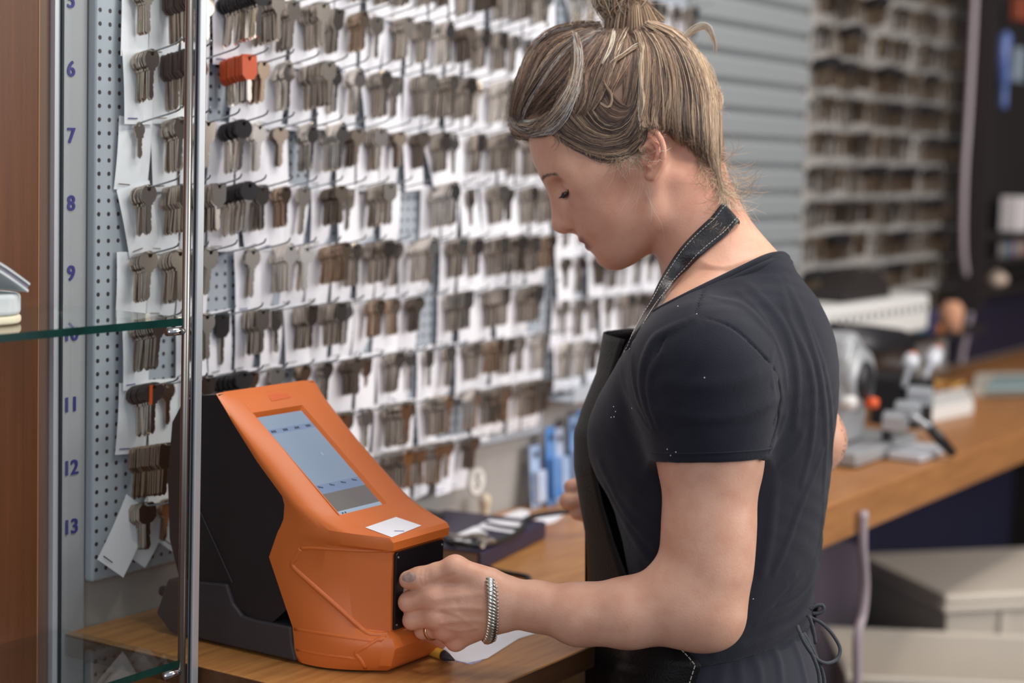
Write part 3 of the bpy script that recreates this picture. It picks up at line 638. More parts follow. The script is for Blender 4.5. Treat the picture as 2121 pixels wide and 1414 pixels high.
# ---- the far board: shutter panel and second key board
slat = thing('slatted_panel', 'pale grey horizontally ribbed wall panel right of the woman\'s head', 'wall panel', (3.1, YW, 1.0))
xs0 = 2.835; xs1 = 3.372
zz0 = 1.0; prof = []
P_ = 0.052
k_ = 0
z_ = zz0
while z_ < 2.3:
    prof += [(0.004, z_), (0.018, z_+0.010), (0.020, z_+0.040), (0.004, z_+0.0515)]; z_ += P_
poly = [(YW-0.001-0.0*0, zz0)]+[(YW-a_-0.004, b_) for a_, b_ in prof]+[(YW-0.001, z_)]
MB().prism(poly, lambda a_, b_, t_: (t_, a_, b_), xs0, xs1).build('ribbed_sheet', M['slat'], slat)
MB().box((xs0, YW-0.03, zz0-0.02), (xs1, YW-0.001, zz0)).build('bottom_rail', M['alu_light'], slat)
M['far_rail'] = mat('far_rail_grey', (168, 164, 160), .5)
fb = thing('far_key_board', 'far pegboard crowded with uncarded key bunches', 'pegboard', (3.9, YW, 1.0))
M['far_grey'] = mat('far_board_grey', (156, 151, 147), 0.5)
M['far_brass'] = mat('greyed_brass_key', (168, 148, 126), 0.33, 1.0)
MB().box((3.376, YB, 1.06), (4.36, YW-0.001, 2.35)).build('perforated_panel', M['far_grey'], fb)
for i in range(17):
    z_ = 1.10+0.072*i; MB().box((3.378, YB-0.006, z_), (4.358, YB-0.0003, z_+0.010)).build('hook_rail', M['far_rail'], fb)
far = []
K_FB = (4, 0.060, 0.0150, 0.0026, 'far_brass', 'black_plastic')
K_F1 = (0, 0.048, 0.0105, 0.0020, 'far_brass', None)
FK = [K_STD[0], K_F1, K_F1, K_STD[5], K_STD[6], K_STD[0], K_STD[2]]
fh = MB(); blackrun = 0
for r_i in range(17):
    for c_i in range(23):
        X = 3.40+0.0418*c_i; Z0 = 1.108+0.072*r_i
        if rnd.random() < 0.06: continue
        if blackrun > 0: kind = K_FB; blackrun -= 1
        else:
            kind = rnd.choice(FK)
            if rnd.random() < 0.13: blackrun = rnd.choice([1, 1, 2]); kind = K_FB
        n = rnd.choice([3, 4, 5, 6, 7, 8]); L = 0.060
        fh.tube([(X, YB, Z0), (X, YB-L*0.97, Z0+0.014)], 0.0012, 5); y = 0.010
        for i in range(n):
            rot = Euler((0.02, rnd.uniform(-0.08, 0.08), rnd.uniform(-0.05, 0.05)))
            far.append((keymesh_m(kind), Matrix.Translation((X, YB-y, Z0+y*0.22-0.0018)) @ rot.to_matrix().to_4x4())); y += kind[3]*(1.9 if kind[5] else 1.3)
            if y > L*0.9: break
tag(fh.build('wire_hooks', M['wire']), 'rows of wire hooks carrying keys on the far board', 'hooks', None, 'stuff')
emit_stuff('keys', rest+far, 'the many smaller distant keys hanging on the boards', 'keys')
print('keys', len(allkeys), len(rest), len(far))
# ================================================================== SIGNED-DISTANCE MODELLING
def nrm(v): v = np.asarray(v, float); return v/np.linalg.norm(v)
class Grid:
    def __init__(s, xs, ys, zs):
        s.ax = [np.asarray(a, np.float32) for a in (xs, ys, zs)]; s.D = np.full([len(a) for a in s.ax], 0.2, np.float32)
    def block(s, lo, hi):
        sl = []
        for a, l, h in zip(s.ax, lo, hi):
            i0 = max(int(np.searchsorted(a, l))-1, 0); i1 = min(int(np.searchsorted(a, h))+1, len(a))
            if i1 <= i0: return None, None
            sl.append(slice(i0, i1))
        g = np.meshgrid(*[a[q] for a, q in zip(s.ax, sl)], indexing='ij')
        return tuple(sl), np.stack(g, -1)
def axis(segs):                                   # [(start, step), ..., end]
    out = []
    for i in range(len(segs)-1):
        a, st = segs[i]; b = segs[i+1][0] if isinstance(segs[i+1], tuple) else segs[i+1]
        n = max(int(round((b-a)/st)), 1); out += list(np.linspace(a, b, n, endpoint=False))
    out.append(segs[-1]); return np.array(out)
class Prim:
    def __init__(s, fn, lo, hi, k=0.01, op='u'): s.fn, s.lo, s.hi, s.k, s.op = fn, np.array(lo, float), np.array(hi, float), k, op
def combine(D, d, k, op):
    if op == 'u': h = np.maximum(k-np.abs(D-d), 0)/k; return np.minimum(D, d)-h*h*k*0.25
    if op == 's': h = np.maximum(k-np.abs(D+d), 0)/k; return np.maximum(D, -d)+h*h*k*0.25
    if op == 'a': return D+d                      # additive displacement
def run(grid, prims):
    for p in prims:
        m = p.k+0.03
        sl, P = grid.block(p.lo-m, p.hi+m)
        if sl is None: continue
        d = p.fn(P).astype(np.float32); grid.D[sl] = combine(grid.D[sl], d, p.k, p.op)
    return grid
def evalp(prims, P):
    P = np.asarray(P, np.float32); D = np.full(P.shape[:-1], 0.2, np.float32)
    for p in prims: D = combine(D, p.fn(P), p.k, p.op)
    return D
def cone(a, b, ra, rb=None, k=0.01, op='u'):
    a = np.array(a, float); b = np.array(b, float); rb = ra if rb is None else rb; ab = b-a; L2 = ab.dot(ab)+1e-12
    def fn(P):
        t = np.clip(((P-a)@ab)/L2, 0, 1); return np.linalg.norm(P-a-t[..., None]*ab, axis=-1)-(ra+(rb-ra)*t)
    r = max(ra, rb); return Prim(fn, np.minimum(a, b)-r, np.maximum(a, b)+r, k, op)
def ball(c, r, k=0.01, op='u'): return cone(c, np.array(c, float)+[0, 0, 1e-5], r, r, k, op)
def ell(c, R, rad, k=0.01, op='u'):               # R rows are the local axes
    c = np.array(c, float); R = np.array(R, float); rad = np.array(rad, float)
    def fn(P):
        q = (P-c)@R.T; k0 = np.linalg.norm(q/rad, axis=-1); k1 = np.linalg.norm(q/(rad*rad), axis=-1)+1e-9; return k0*(k0-1)/k1
    m = rad.max(); return Prim(fn, c-m, c+m, k, op)
def chain(pts, rs, k=0.01, op='u'):
    return [cone(pts[i], pts[i+1], rs[i], rs[i+1], k, op) for i in range(len(pts)-1)]
EX = [(0,0,0),(1,0,0),(0,1,0),(1,1,0),(0,0,1),(1,0,1),(0,1,1),(1,1,1)]
def surface_nets(g):
    D = g.D; S = D < 0; nx, ny, nz = D.shape
    cnt = np.zeros((nx-1, ny-1, nz-1), np.uint8)
    for a, b, c in EX: cnt += S[a:nx-1+a, b:ny-1+b, c:nz-1+c]
    act = np.argwhere((cnt > 0) & (cnt < 8)); del cnt
    idx = np.full((nx-1, ny-1, nz-1), -1, np.int32); idx[act[:, 0], act[:, 1], act[:, 2]] = np.arange(len(act))
    cv = np.stack([D[act[:, 0]+a, act[:, 1]+b, act[:, 2]+c] for a, b, c in EX], 1)
    cp = np.stack([np.stack([g.ax[0][act[:, 0]+a], g.ax[1][act[:, 1]+b], g.ax[2][act[:, 2]+c]], 1) for a, b, c in EX], 1)
    acc = np.zeros((len(act), 3)); n = np.zeros(len(act))
    for i in range(8):
        for j in range(i+1, 8):
            if sum(abs(EX[i][q]-EX[j][q]) for q in range(3)) != 1: continue
            m = (cv[:, i] < 0) != (cv[:, j] < 0); t = cv[m, i]/(cv[m, i]-cv[m, j]); acc[m] += cp[m, i]+(cp[m, j]-cp[m, i])*t[:, None]; n[m] += 1
    V = acc/n[:, None]; F = []
    for ax in range(3):
        sl0 = [slice(None)]*3; sl1 = [slice(None)]*3; sl0[ax] = slice(0, -1); sl1[ax] = slice(1, None)
        A = S[tuple(sl0)]; B = S[tuple(sl1)]; e = np.argwhere(A != B)
        o1, o2 = [(1, 2), (2, 0), (0, 1)][ax]
        e = e[(e[:, o1] > 0) & (e[:, o2] > 0) & (e[:, o1] < D.shape[o1]-1) & (e[:, o2] < D.shape[o2]-1)]
        q = []
        for d1, d2 in ((0, 0), (-1, 0), (-1, -1), (0, -1)):
            c = e.copy(); c[:, o1] += d1; c[:, o2] += d2; q.append(idx[c[:, 0], c[:, 1], c[:, 2]])
        q = np.stack(q, 1); fl = A[e[:, 0], e[:, 1], e[:, 2]]; q[~fl] = q[~fl][:, ::-1]; F.append(q)
    F = np.concatenate(F); return V, F
def np_mesh(name, V, F):
    me = bpy.data.meshes.new(name); me.vertices.add(len(V)); me.vertices.foreach_set('co', np.asarray(V, np.float32).ravel())
    k = F.shape[1]; me.loops.add(len(F)*k); me.loops.foreach_set('vertex_index', np.asarray(F, np.int32).ravel()); me.polygons.add(len(F))
    me.polygons.foreach_set('loop_start', np.arange(0, len(F)*k, k, dtype=np.int32)); me.polygons.foreach_set('use_smooth', np.ones(len(F), bool)); me.update(); me.validate(); return me
def relax(V, F, it=2, lam=0.5):
    n = len(V); E_ = np.concatenate([F[:, [0, 1]], F[:, [1, 2]], F[:, [2, 3]], F[:, [3, 0]]]); 
    deg = np.bincount(E_[:, 0], minlength=n)+np.bincount(E_[:, 1], minlength=n)
    for q in range(it):
        for l_ in (lam, -lam*1.03):
            acc = np.stack([np.bincount(E_[:, 0], V[E_[:, 1], c], n)+np.bincount(E_[:, 1], V[E_[:, 0], c], n) for c in range(3)], 1)/deg[:, None]; V = V+(acc-V)*l_
    return V
def color_attr(me, name, C):
    a = me.color_attributes.new(name, 'FLOAT_COLOR', 'POINT'); a.data.foreach_set('color', np.asarray(C, np.float32).ravel())
def bvh_of(V, F): return BVHTree.FromPolygons([tuple(v) for v in V], [tuple(int(i) for i in f) for f in F])

def trace(prims, x, y, t0=1.5, t1=2.5):
    d = ray(x, y); ts = np.linspace(t0, t1, 260); P = CC+d[None]*ts[:, None]; v = evalp(prims, P); i = np.argmax(v < 0)
    if v[i] >= 0: j = int(np.argmin(v)); return P[j]
    a, b = ts[max(i-1, 0)], ts[i]
    for _ in range(12):
        m = (a+b)/2
        if evalp(prims, CC+d[None]*m)[0] < 0: b = m
        else: a = m
    return CC+d*b
# ================================================================== THE WOMAN
PX = 1.81                                          # the plane of her spine
person = thing('person', 'woman in dark T-shirt and black leather apron with blond hair in a bun', 'person', (PX, 0.85, 0))
# ---- torso: stacked ellipses whose outlines follow the photograph's silhouette
LV = [(555, 1440, 1628, .070), (600, 1372, 1672, .112), (650, 1330, 1697, .140), (710, 1292, 1714, .152), (800, 1248, 1727, .156), (880, 1229, 1733, .155), (960, 1238, 1730, .148), (1050, 1268, 1719, .138), (1150, 1292, 1708, .134), (1250, 1302, 1700, .142), (1350, 1300, 1706, .156), (1450, 1292, 1722, .168), (1560, 1295, 1735, .172)]
T = []
for py, xl, xr, a in LV:
    p = onx((xl+xr)/2, py, PX); dd = (p-CC)@CF; ext = (xr-xl)/2*dd/FPX-.0035; b = max(ext**1.8-(a*.539)**1.8, 1e-4)**(1/1.8)/.842
    T.append((p[2], p[1], a, b))
T = np.array(T)[::-1]
tz, ty, ta, tb = [np.ascontiguousarray(T[:, i]) for i in range(4)]
def sm_interp(z, X, Y):                            # smooth (cubic) interpolation
    m = np.gradient(Y, X); i = np.clip(np.searchsorted(X, z)-1, 0, len(X)-2); h = X[i+1]-X[i]; t = np.clip((z-X[i])/h, 0, 1)
    return (2*t**3-3*t**2+1)*Y[i]+(t**3-2*t**2+t)*h*m[i]+(-2*t**3+3*t**2)*Y[i+1]+(t**3-t**2)*h*m[i+1]
def torso(inset=0.0, ztop=None, zlo=None, k=0.02, pw=2.25):
    zt = ztop or tz[-1]; zl = zlo or tz[0]
    def fn(P):
        z = P[..., 2]; zc = np.clip(z, tz[0], tz[-1]); y0 = sm_interp(zc, tz, ty); a = sm_interp(zc, tz, ta)-inset; b = sm_interp(zc, tz, tb)-inset
        x = np.abs(P[..., 0]-PX); y = np.abs(P[..., 1]-y0); q = ((x/a)**pw+(y/b)**pw)**(1/pw); rr = np.sqrt(x*x+y*y)+1e-6
        d2 = rr*(1-1/np.maximum(q, 1e-3)); slope = 0.93
        dz = np.maximum(z-zt, zl-z)
        return np.where(dz > 0, np.maximum(d2*slope, dz), np.maximum(d2*slope, dz))
    return Prim(fn, (PX-.2, .6, zl), (PX+.2, 1.15, zt), k)
SHn = dep(1452, 760, 1.865); SHf = SHn.copy(); SHf[0] = 1.905; SHf[1] = .872
ELn = dep(1454, 1256, 1.855); WRn = dep(1052, 1248, 1.885)
ELf = dep(1677, 912, 2.135); WRf = dep(1330, 985, 2.215)
UPn = dep(1473, 960, 1.862)                        # mid upper arm
NB = np.array([PX, 0.868, 1.335]); HB = None
shoulders = [torso(0.0), cone(SHn+[0.02, 0, -.005], np.array([PX-.035, .865, 1.315]), .048, .042, .05), cone(SHf+[-.02, 0, -.005], np.array([PX+.035, .865, 1.315]), .048, .042, .05),
             cone(SHn, SHn+(SHn-SHf)*0.02, .054, .054, .05), cone(SHf, SHf-(SHn-SHf)*0.02, .048, .048, .05),
             ell(np.array([PX-.01, .806, 1.250]), np.eye(3), (.095, .056, .090), .05)]
# bust
bz = onz(1300, 905, 1.15)
for s_ in (-1, 1): shoulders.append(ell((PX+s_*.064, 0.938, 1.163), np.eye(3), (.057, .051, .056), .030))
R_ = lambda px, d=1.86: px*d/FPX
arm_n = chain([SHn, (SHn+UPn)/2, UPn, dep(1468, 1100, 1.858), dep(1462, 1190, 1.857), ELn], [.054, .0510, .0470, .0425, .0405, .0375], .03)
arm_n += [ball(dep(1488, 1293, 1.850), .0175, .040), cone(dep(1420, 1264, 1.855), dep(1300, 1268, 1.86), .0350, .0340, .03), ball(dep(1395, 1235, 1.855), .030, .03)]
arm_n += chain([dep(1300, 1270, 1.862), dep(1200, 1272, 1.872), dep(1110, 1256, 1.880)], [.0335, .0295, .0225], .02)
arm_n += [cone(dep(1112, 1243, 1.88), dep(1045, 1234, 1.884), .0195, .0185, .015), cone(dep(1112, 1270, 1.884), dep(1045, 1262, 1.888), .0185, .0175, .015)]
arm_f = chain([SHf, (SHf+ELf)/2+[-.002, -.004, 0], ELf], [.044, .038, .034], .03)+chain([ELf, (ELf+WRf)/2+[0, 0, -.006], WRf], [.040, .035, .025], .03)
# ---- near hand
H = lambda x, y, d: dep(x, y, d)
d0 = 1.905
palm = []
WRs = [H(1040, 1224, 1.884), H(1040, 1246, 1.884), H(1038, 1264, 1.888), H(1034, 1276, 1.892)]
MCP = [H(899, 1236, 1.887), H(904, 1277, 1.889), H(922, 1303, 1.897), H(944, 1327, 1.906)]
MR = [.0128, .0118, .0110, .0100]
for w_, m_, r_ in zip(WRs, MCP, MR): palm.append(cone(w_, m_, .0160, r_, .014))
palm.append(ell(H(965, 1246, 1.893), np.array([CR, CU, CF]), (.036, .0275, .0150), .014))
for m_, r_ in zip(MCP, MR): palm.append(ball(m_-CF*0.0035, r_*0.80, .007))                        # knuckles
hand = list(palm)
# thumb
hand += chain([H(1012, 1206, 1.884), H(945, 1176, 1.882), H(905, 1187, 1.886), H(872, 1196, 1.889), H(845, 1200, 1.893)], [.0165, .0112, .0102, .0104, .0080], .008)
hand += [ball(H(939, 1174, 1.880), .0100, .010), cone(H(862, 1198, 1.891), H(846, 1201, 1.893), .0098, .0088, .006)]
# fingers, each its own chain: knuckle - PIP - DIP - tip
FINGERS = [([MCP[0], H(847, 1247, 1.899), H(858, 1228, 1.917-.004), H(848, 1222, 1.915)], [.0122, .0108, .0088, .0080]),
           ([MCP[1], H(854, 1284, 1.903), H(882, 1276, 1.922), H(900, 1262, 1.925)], [.0112, .0098, .0085, .0078]),
           ([MCP[2], H(876, 1305, 1.920), H(892, 1296, 1.936), H(912, 1285, 1.936)], [.0105, .0090, .0082, .0075]),
           ([MCP[3], H(930, 1320, 1.938), H(938, 1308, 1.945), H(950, 1300, 1.942)], [.0095, .0080, .0072, .0068])]
for pts, rs in FINGERS:
    for i in range(3): hand.append(cone(pts[i], pts[i+1], rs[i], rs[i+1], .0045 if i else .006))
# tendon and vein relief on the back of the hand
def relief(pts, w, amp, lift=0.0):
    P0 = [np.array(p, float) for p in pts]
    def fn(P):
        d = np.full(P.shape[:-1], 9.0, np.float32)
        for a, b in zip(P0[:-1], P0[1:]):
            ab = b-a; t = np.clip(((P-a)@ab)/(ab.dot(ab)), 0, 1); d = np.minimum(d, np.linalg.norm(P-a-t[..., None]*ab, axis=-1))
        return (-amp*np.exp(-(d/w)**2)).astype(np.float32)
    A_ = np.array(P0); return Prim(fn, A_.min(0)-3*w+.0, A_.max(0)+3*w, 0.0001, 'a')
def on_hand(px): return [trace(hand, x, y) for x, y in [(q_[0], q_[1]) for q_ in catmull([(x, y, 0) for x, y in px], 3)]]
RL = [([(905, 1262), (950, 1258), (1005, 1260)], .0026, .0012), ([(915, 1290), (960, 1284), (1005, 1285)], .0026, .0013), ([(900, 1240), (950, 1232), (1000, 1230)], .0030, .0009), ([(925, 1266), (950, 1274), (975, 1292), (985, 1300)], .0018, .0010),
      ([(890, 1264), (866, 1266), (838, 1271)], .0016, -.0014), ([(912, 1268), (935, 1272)], .0030, -.0008), ([(925, 1300), (950, 1305), (985, 1300)], .0022, .0009), ([(870, 1181), (868, 1196), (871, 1210)], .0013, -.0009), ([(879, 1180), (877, 1196), (880, 1210)], .0012, -.0008), ([(889, 1180), (887, 1194)], .0012, -.0006),
      ([(937, 1190), (905, 1203), (876, 1214)], .0018, -.0014), ([(945, 1246), (950, 1262)], .003, -.0006)]
RP = [relief(on_hand(px), w_, a_) for px, w_, a_ in RL]; hand += RP
# ---- far hand: three curled fingers show past the apron
def F2(x, y, d): return dep(x-(9 if x < 1260 else 0), y, d)
hand2 = [cone(WRf, F2(1245, 1010, 2.235), .024, .018, .02), cone(WRf, F2(1245, 1035, 2.24), .024, .017, .02), cone(WRf, F2(1255, 1055, 2.25), .022, .015, .02)]
hand2 += chain([F2(1262, 975, 2.22), F2(1228, 978, 2.232), F2(1212, 992, 2.240)], [.012, .0095, .0085], .006)
for (kx, ky, kd), (px_, py_, pd_), (tx, ty_, td), r_ in [((1238, 1000, 2.235), (1193, 1008, 2.235), (1222, 1020, 2.255), .0090), ((1235, 1028, 2.235), (1186, 1037, 2.232), (1215, 1050, 2.255), .0108), ((1245, 1050, 2.24), (1207, 1060, 2.238), (1232, 1072, 2.255), .0100), ((1262, 1068, 2.25), (1240, 1080, 2.25), (1255, 1088, 2.26), .0085)]:
    hand2 += chain([F2(kx, ky, kd), F2(px_, py_, pd_), F2(tx, ty_, td)], [r_*1.05, r_, r_*.85], .003)

# ---- head frame: f forward, l her left (towards the camera), u up
PHI = math.radians(2); P25 = math.radians(25)
_a = -math.cos(P25)*CR-math.sin(P25)*CU
HF = math.cos(PHI)*_a+math.sin(PHI)*CF; HU = -math.sin(P25)*CR+math.cos(P25)*CU; HL = np.cross(HU, HF)
HO = dep(1343, 325, 2.03)
HM3 = np.stack([HF, HL, HU])                       # rows
def W3(f, l, u): return HO+f*HF+l*HL+u*HU
def LC(x, y, l=0.0):                               # head coordinates of a pixel on the plane l
    d = ray(x, y); t = (l-(CC-HO)@HL)/(d@HL); q = CC+d*t-HO; return q@HF, q@HU
def he(f, l, u, rad, k=.01, op='u', rot=None):
    R = HM3 if rot is None else rot@HM3; return ell(W3(f, l, u), R, rad, k, op)
def rotl(a):                                       # rotation about l axis by angle a (f->u)
    c, s = math.cos(a), math.sin(a); return np.array([[c, 0, s], [0, 1, 0], [-s, 0, c]])
def rotu(a): c, s = math.cos(a), math.sin(a); return np.array([[c, s, 0], [-s, c, 0], [0, 0, 1]])
def hb(f, l, u, r, k=.01, op='u'): return ball(W3(f, l, u), r, k, op)
def hc(a, b, ra, rb, k=.01, op='u'): return cone(W3(*a), W3(*b), ra, rb, k, op)
head = [he(.010, 0, .050, (.100, .074, .089), .02), he(.050, 0, .010, (.064, .060, .085), .03), he(.062, 0, .052, (.050, .055, .050), .03)]
for s_ in (-1, 1):
    head += [hc((.076, s_*.012, -.079), (.024, s_*.046, -.064), .0175, .018, .025), hc((.024, s_*.046, -.064), (.004, s_*.056, -.01), .018, .018, .025),
             he(.066, s_*.032, -.026, (.034, .026, .036), .025), hc((.080, s_*.045, .004), (.035, s_*.058, .0), .013, .014, .025),
             hc((.1045, s_*.012, .0265), (.088, s_*.045, .024), .0105, .010, .016)]
head += [he(.050, 0, -.062, (.046, .040, .034), .03), he(.078, 0, -.042, (.0305, .034, .036), .02), hb(.0835, 0, -.0815, .0172, .012),
         hc((.1100, 0, .014), (.1225, 0, -.024), .0062, .0098, .012), hc((.100, 0, .018), (.104, 0, -.020), .012, .016, .012), hb(.1225, 0, -.0275, .0098, .006),
         hc((.120, 0, -.033), (.106, 0, -.040), .0055, .0055, .006)]
for s_ in (-1, 1):
    head += [he(.1115, s_*.0115, -.0315, (.0105, .0058, .0078), .005), he(.096, s_*.013, -.022, (.016, .010, .018), .012)]
    head += [he(.1130, s_*.0098, -.0400, (.0066, .0042, .0042), .0012, 's')]                                    # nostril
    head += [hc((.104, s_*.019, -.031), (.096, s_*.0235, -.044), .0022, .0022, .008, 's')]                     # crease beside the wing
# eye sockets, balls, lids
for s_ in (-1, 1):
    head += [he(.1095, s_*.034, .0085, (.0125, .0155, .0100), .012, 's'), hb(.0893, s_*.032, .0085, .0140, .004)]
    head += [relief([W3(.1035, s_*.020, .0150), W3(.1035, s_*.030, .0172), W3(.096, s_*.0425, .0140)], .0016, -.0016)]   # upper lid fold
    head += [relief([W3(.1025, s_*.021, .0030), W3(.1030, s_*.032, .0008), W3(.095, s_*.044, .0034)], .0012, -.0018)] # closed lid line
# mouth
head += [he(.1020, 0, -.0530, (.0102, .0180, .0050), .004), he(.0965, 0, -.0650, (.0105, .0165, .0055), .004)]
for s_ in (-1, 1):
    head += [hc((.0985, s_*.008, -.0535), (.0900, s_*.0235, -.0585), .0052, .0036, .006), hc((.0935, s_*.008, -.0645), (.0880, s_*.0225, -.0595), .0055, .0035, .006)]
    head += chain([W3(.1120, 0, -.0590), W3(.1050, s_*.012, -.0588), W3(.0960, s_*.0235, -.0592), W3(.0890, s_*.0262, -.0602)], [.0026, .0023, .0020, .0020], .0020, 's')
head += [hc((.102, -.004, -.0745), (.102, .004, -.0745), .0030, .0030, .010, 's'), relief([W3(.1105, 0, -.044), W3(.110, 0, -.050)], .0022, -.0009)]
# neck
nk_t = W3(-.030, 0, -.030); nk_t2 = W3(.004, 0, -.052)
NQ = dep(1440, 468, 2.005); NQ[0] = (NQ[0]+PX)/2
nape = dep(1432, 420, 2.01)
neck_p = [cone(nk_t, NQ, .0445, .0450, .016), cone(NQ, NB+[0, .004, .0], .0450, .0560, .02), cone(NB+[0, .004, .0], NB+[0, -.002, -.03], .056, .070, .03), cone(W3(-.044, 0, .0), nape, .034, .033, .025), cone(nape, NB+[0, -.010, .0], .033, .050, .03)]
head += neck_p+[cone(nk_t2, NB+[0, .038, .035], .0370, .0380, .016)]
# sternomastoid and collarbone hints
for s_ in (-1, 1):
    head += [cone(W3(-.015, s_*.052, -.040), NB+[s_*.018, .062, .0], .010, .009, .02)]
# ears
def ear(s_):
    E = []; l0 = .070; base = LC(1349, 318, l0)
    pts = [(1325, 306), (1324, 285), (1332, 271), (1346, 266), (1362, 274), (1373, 291), (1378, 312), (1375, 334), (1366, 352), (1356, 366), (1347, 364)]
    pts = [(x-4, y) for x, y in pts]; loc = [LC(x, y, l0+.006+.010) for x, y in pts]
    ll = [.072, .077, .081, .084, .088, .091, .092, .090, .086, .082, .076]
    rr = [.0022, .0026, .0030, .0032, .0032, .0032, .0031, .0030, .0034, .0042, .0036]
    f0, u0 = LC(1348, 313, l0+.006)
    E.append(he(f0, s_*(.0785), u0, (.0135, .0036, .0245), .006, 'u', rotl(math.radians(12)) @ rotu(s_*math.radians(28))))
    E.append(he(f0-.002, s_*.070, u0-.002, (.010, .010, .016), .008))
    q = catmull([W3(f, s_*l, u) for (f, u), l in zip(loc, ll)], 3); rq = np.interp(np.linspace(0, 1, len(q)), np.linspace(0, 1, len(rr)), rr); E += chain(q, rq, .0012)
    f1, u1 = LC(1343, 326, l0+.004); E.append(he(f1, s_*.0850, u1, (.0070, .0100, .0100), .003, 's'))
    ah = [LC(x, y, l0+.008) for x, y in ((1336, 298), (1348, 291), (1360, 303), (1363, 322), (1356, 340), (1346, 346))]
    E += chain([W3(f, s_*l, u) for (f, u), l in zip(ah, (.0800, .0825, .0855, .0860, .0830, .0790))], [.0020, .0024, .0026, .0026, .0028, .0026], .003)
    f2, u2 = LC(1334, 333, l0+.004); E.append(he(f2, s_*.0755, u2, (.0042, .0035, .0062), .003))
    f3, u3 = LC(1352, 357, l0+.004); E.append(he(f3, s_*.0775, u3, (.0060, .0036, .0075), .004))
    return E
head += ear(1)+ear(-1)
under = [torso(0.007, k=.02)]+[cone(SHn+[0.02, 0, -.008], np.array([PX-.035, .865, 1.312]), .042, .038, .05), cone(SHf+[-.02, 0, -.008], np.array([PX+.035, .865, 1.312]), .042, .038, .05), ell(np.array([PX-.01, .806, 1.250]), np.eye(3), (.088, .049, .083), .05)]
under += [Prim(p.fn, p.lo, p.hi, p.k) for p in []]
skin = under+head+arm_n+arm_f+hand+hand2
import time; _t0 = time.time()
G = Grid(axis([(1.48, .0017), (1.95, .0028), 2.10]), axis([(0.68, .0028), (.93, .0018), 1.115, ] if False else [(0.68, .0028), (.88, .0017), (1.11, .0022), 1.17]), axis([(.84, .004), (.93, .0017), (1.075, .0026), (1.365, .0017), 1.665]))
run(G, skin)
V, F = surface_nets(G); V = relax(V, F, 1, .3)
print('body', V.shape, F.shape, round(time.time()-_t0, 1))
del G
# skin tint: warm blush on ears, neck and hand, darker lips
def gauss(V, c, r): return np.exp(-((np.linalg.norm(V-np.array(c), axis=1))/r)**2)
C = np.zeros((len(V), 4)); C[:, 3] = 1
lo = (V-HO)@HM3.T
lip = np.exp(-(((lo[:, 0]-.102)/.016)**4+((np.abs(lo[:, 1]))/.0235)**6+((lo[:, 2]+.0590)/.0092)**6))
C[:, 0] = np.clip(lip, 0, 1)
bl = 0.9*gauss(V, W3(-.004, .078, .004), .022)+0.45*gauss(V, W3(.06, .055, -.035), .03)+0.8*gauss(V, W3(-.04, .04, -.07), .05)+0.35*gauss(V, W3(.118, 0, -.03), .015)
for m_ in MCP: bl += 0.35*gauss(V, m_-CF*.01, .012)
C[:, 1] = np.clip(bl, 0, 1)
tt = ((V[:, 0] > 1.97) & (V[:, 2] < 1.235) & (V[:, 1] < .93)).astype(float); C[:, 2] = tt
def skin_material():
    m = mat('skin', (222, 172, 146), 0.46, sss=0.14, bump=0.3, bscale=420, spec=0.35); nt = m.node_tree; N = nt.nodes; L = nt.links; b = N['Principled BSDF']
    at = N.new('ShaderNodeVertexColor'); at.layer_name = 'tint'; sp = N.new('ShaderNodeSeparateColor'); L.new(at.outputs[0], sp.inputs[0])
    tc = N['Texture Coordinate']
    n1 = N.new('ShaderNodeTexNoise'); n1.inputs['Scale'].default_value = 45; n1.inputs['Detail'].default_value = 6; L.new(tc.outputs['Object'], n1.inputs[0])
    def mix(a, bcol, fac, mul=1.0):
        x = N.new('ShaderNodeMix'); x.data_type = 'RGBA'
        if hasattr(a, 'links'): L.new(a, x.inputs['A'])
        else: x.inputs['A'].default_value = (*lin(a), 1)
        x.inputs['B'].default_value = (*lin(bcol), 1)
        mm = N.new('ShaderNodeMath'); mm.operation = 'MULTIPLY'; mm.inputs[1].default_value = mul; L.new(fac, mm.inputs[0]); L.new(mm.outputs[0], x.inputs['Factor']); return x.outputs['Result']
    mr = N.new('ShaderNodeMapRange'); mr.inputs['From Min'].default_value = .38; mr.inputs['From Max'].default_value = .68; L.new(n1.outputs['Fac'], mr.inputs[0])
    c = mix((224, 174, 148), (208, 150, 124), mr.outputs[0], .6); c = mix(c, (218, 140, 122), sp.outputs[1], .55); c = mix(c, (142, 66, 62), sp.outputs[0], 1.0)
    # ink lines of the tattoo on the far arm
    wv = N.new('ShaderNodeTexNoise'); wv.inputs['Scale'].default_value = 55; wv.inputs['Detail'].default_value = 1; wv.inputs['Distortion'].default_value = 1.5; L.new(tc.outputs['Object'], wv.inputs[0])
    ab = N.new('ShaderNodeMath'); ab.operation = 'SUBTRACT'; ab.inputs[1].default_value = .5; L.new(wv.outputs['Fac'], ab.inputs[0])
    a2 = N.new('ShaderNodeMath'); a2.operation = 'ABSOLUTE'; L.new(ab.outputs[0], a2.inputs[0]); a3 = N.new('ShaderNodeMath'); a3.operation = 'LESS_THAN'; a3.inputs[1].default_value = .028; L.new(a2.outputs[0], a3.inputs[0])
    a4 = N.new('ShaderNodeMath'); a4.operation = 'MULTIPLY'; L.new(a3.outputs[0], a4.inputs[0]); L.new(sp.outputs[2], a4.inputs[1])
    c = mix(c, (84, 72, 76), a4.outputs[0], .75); L.new(c, b.inputs['Base Color']); return m
M['skin'] = skin_material()
me = np_mesh('body', V, F); color_attr(me, 'tint', C)
body_o = obj('body', me, M['skin'], person, True)
body_bv = bvh_of(V, F); BV, BF = V, F
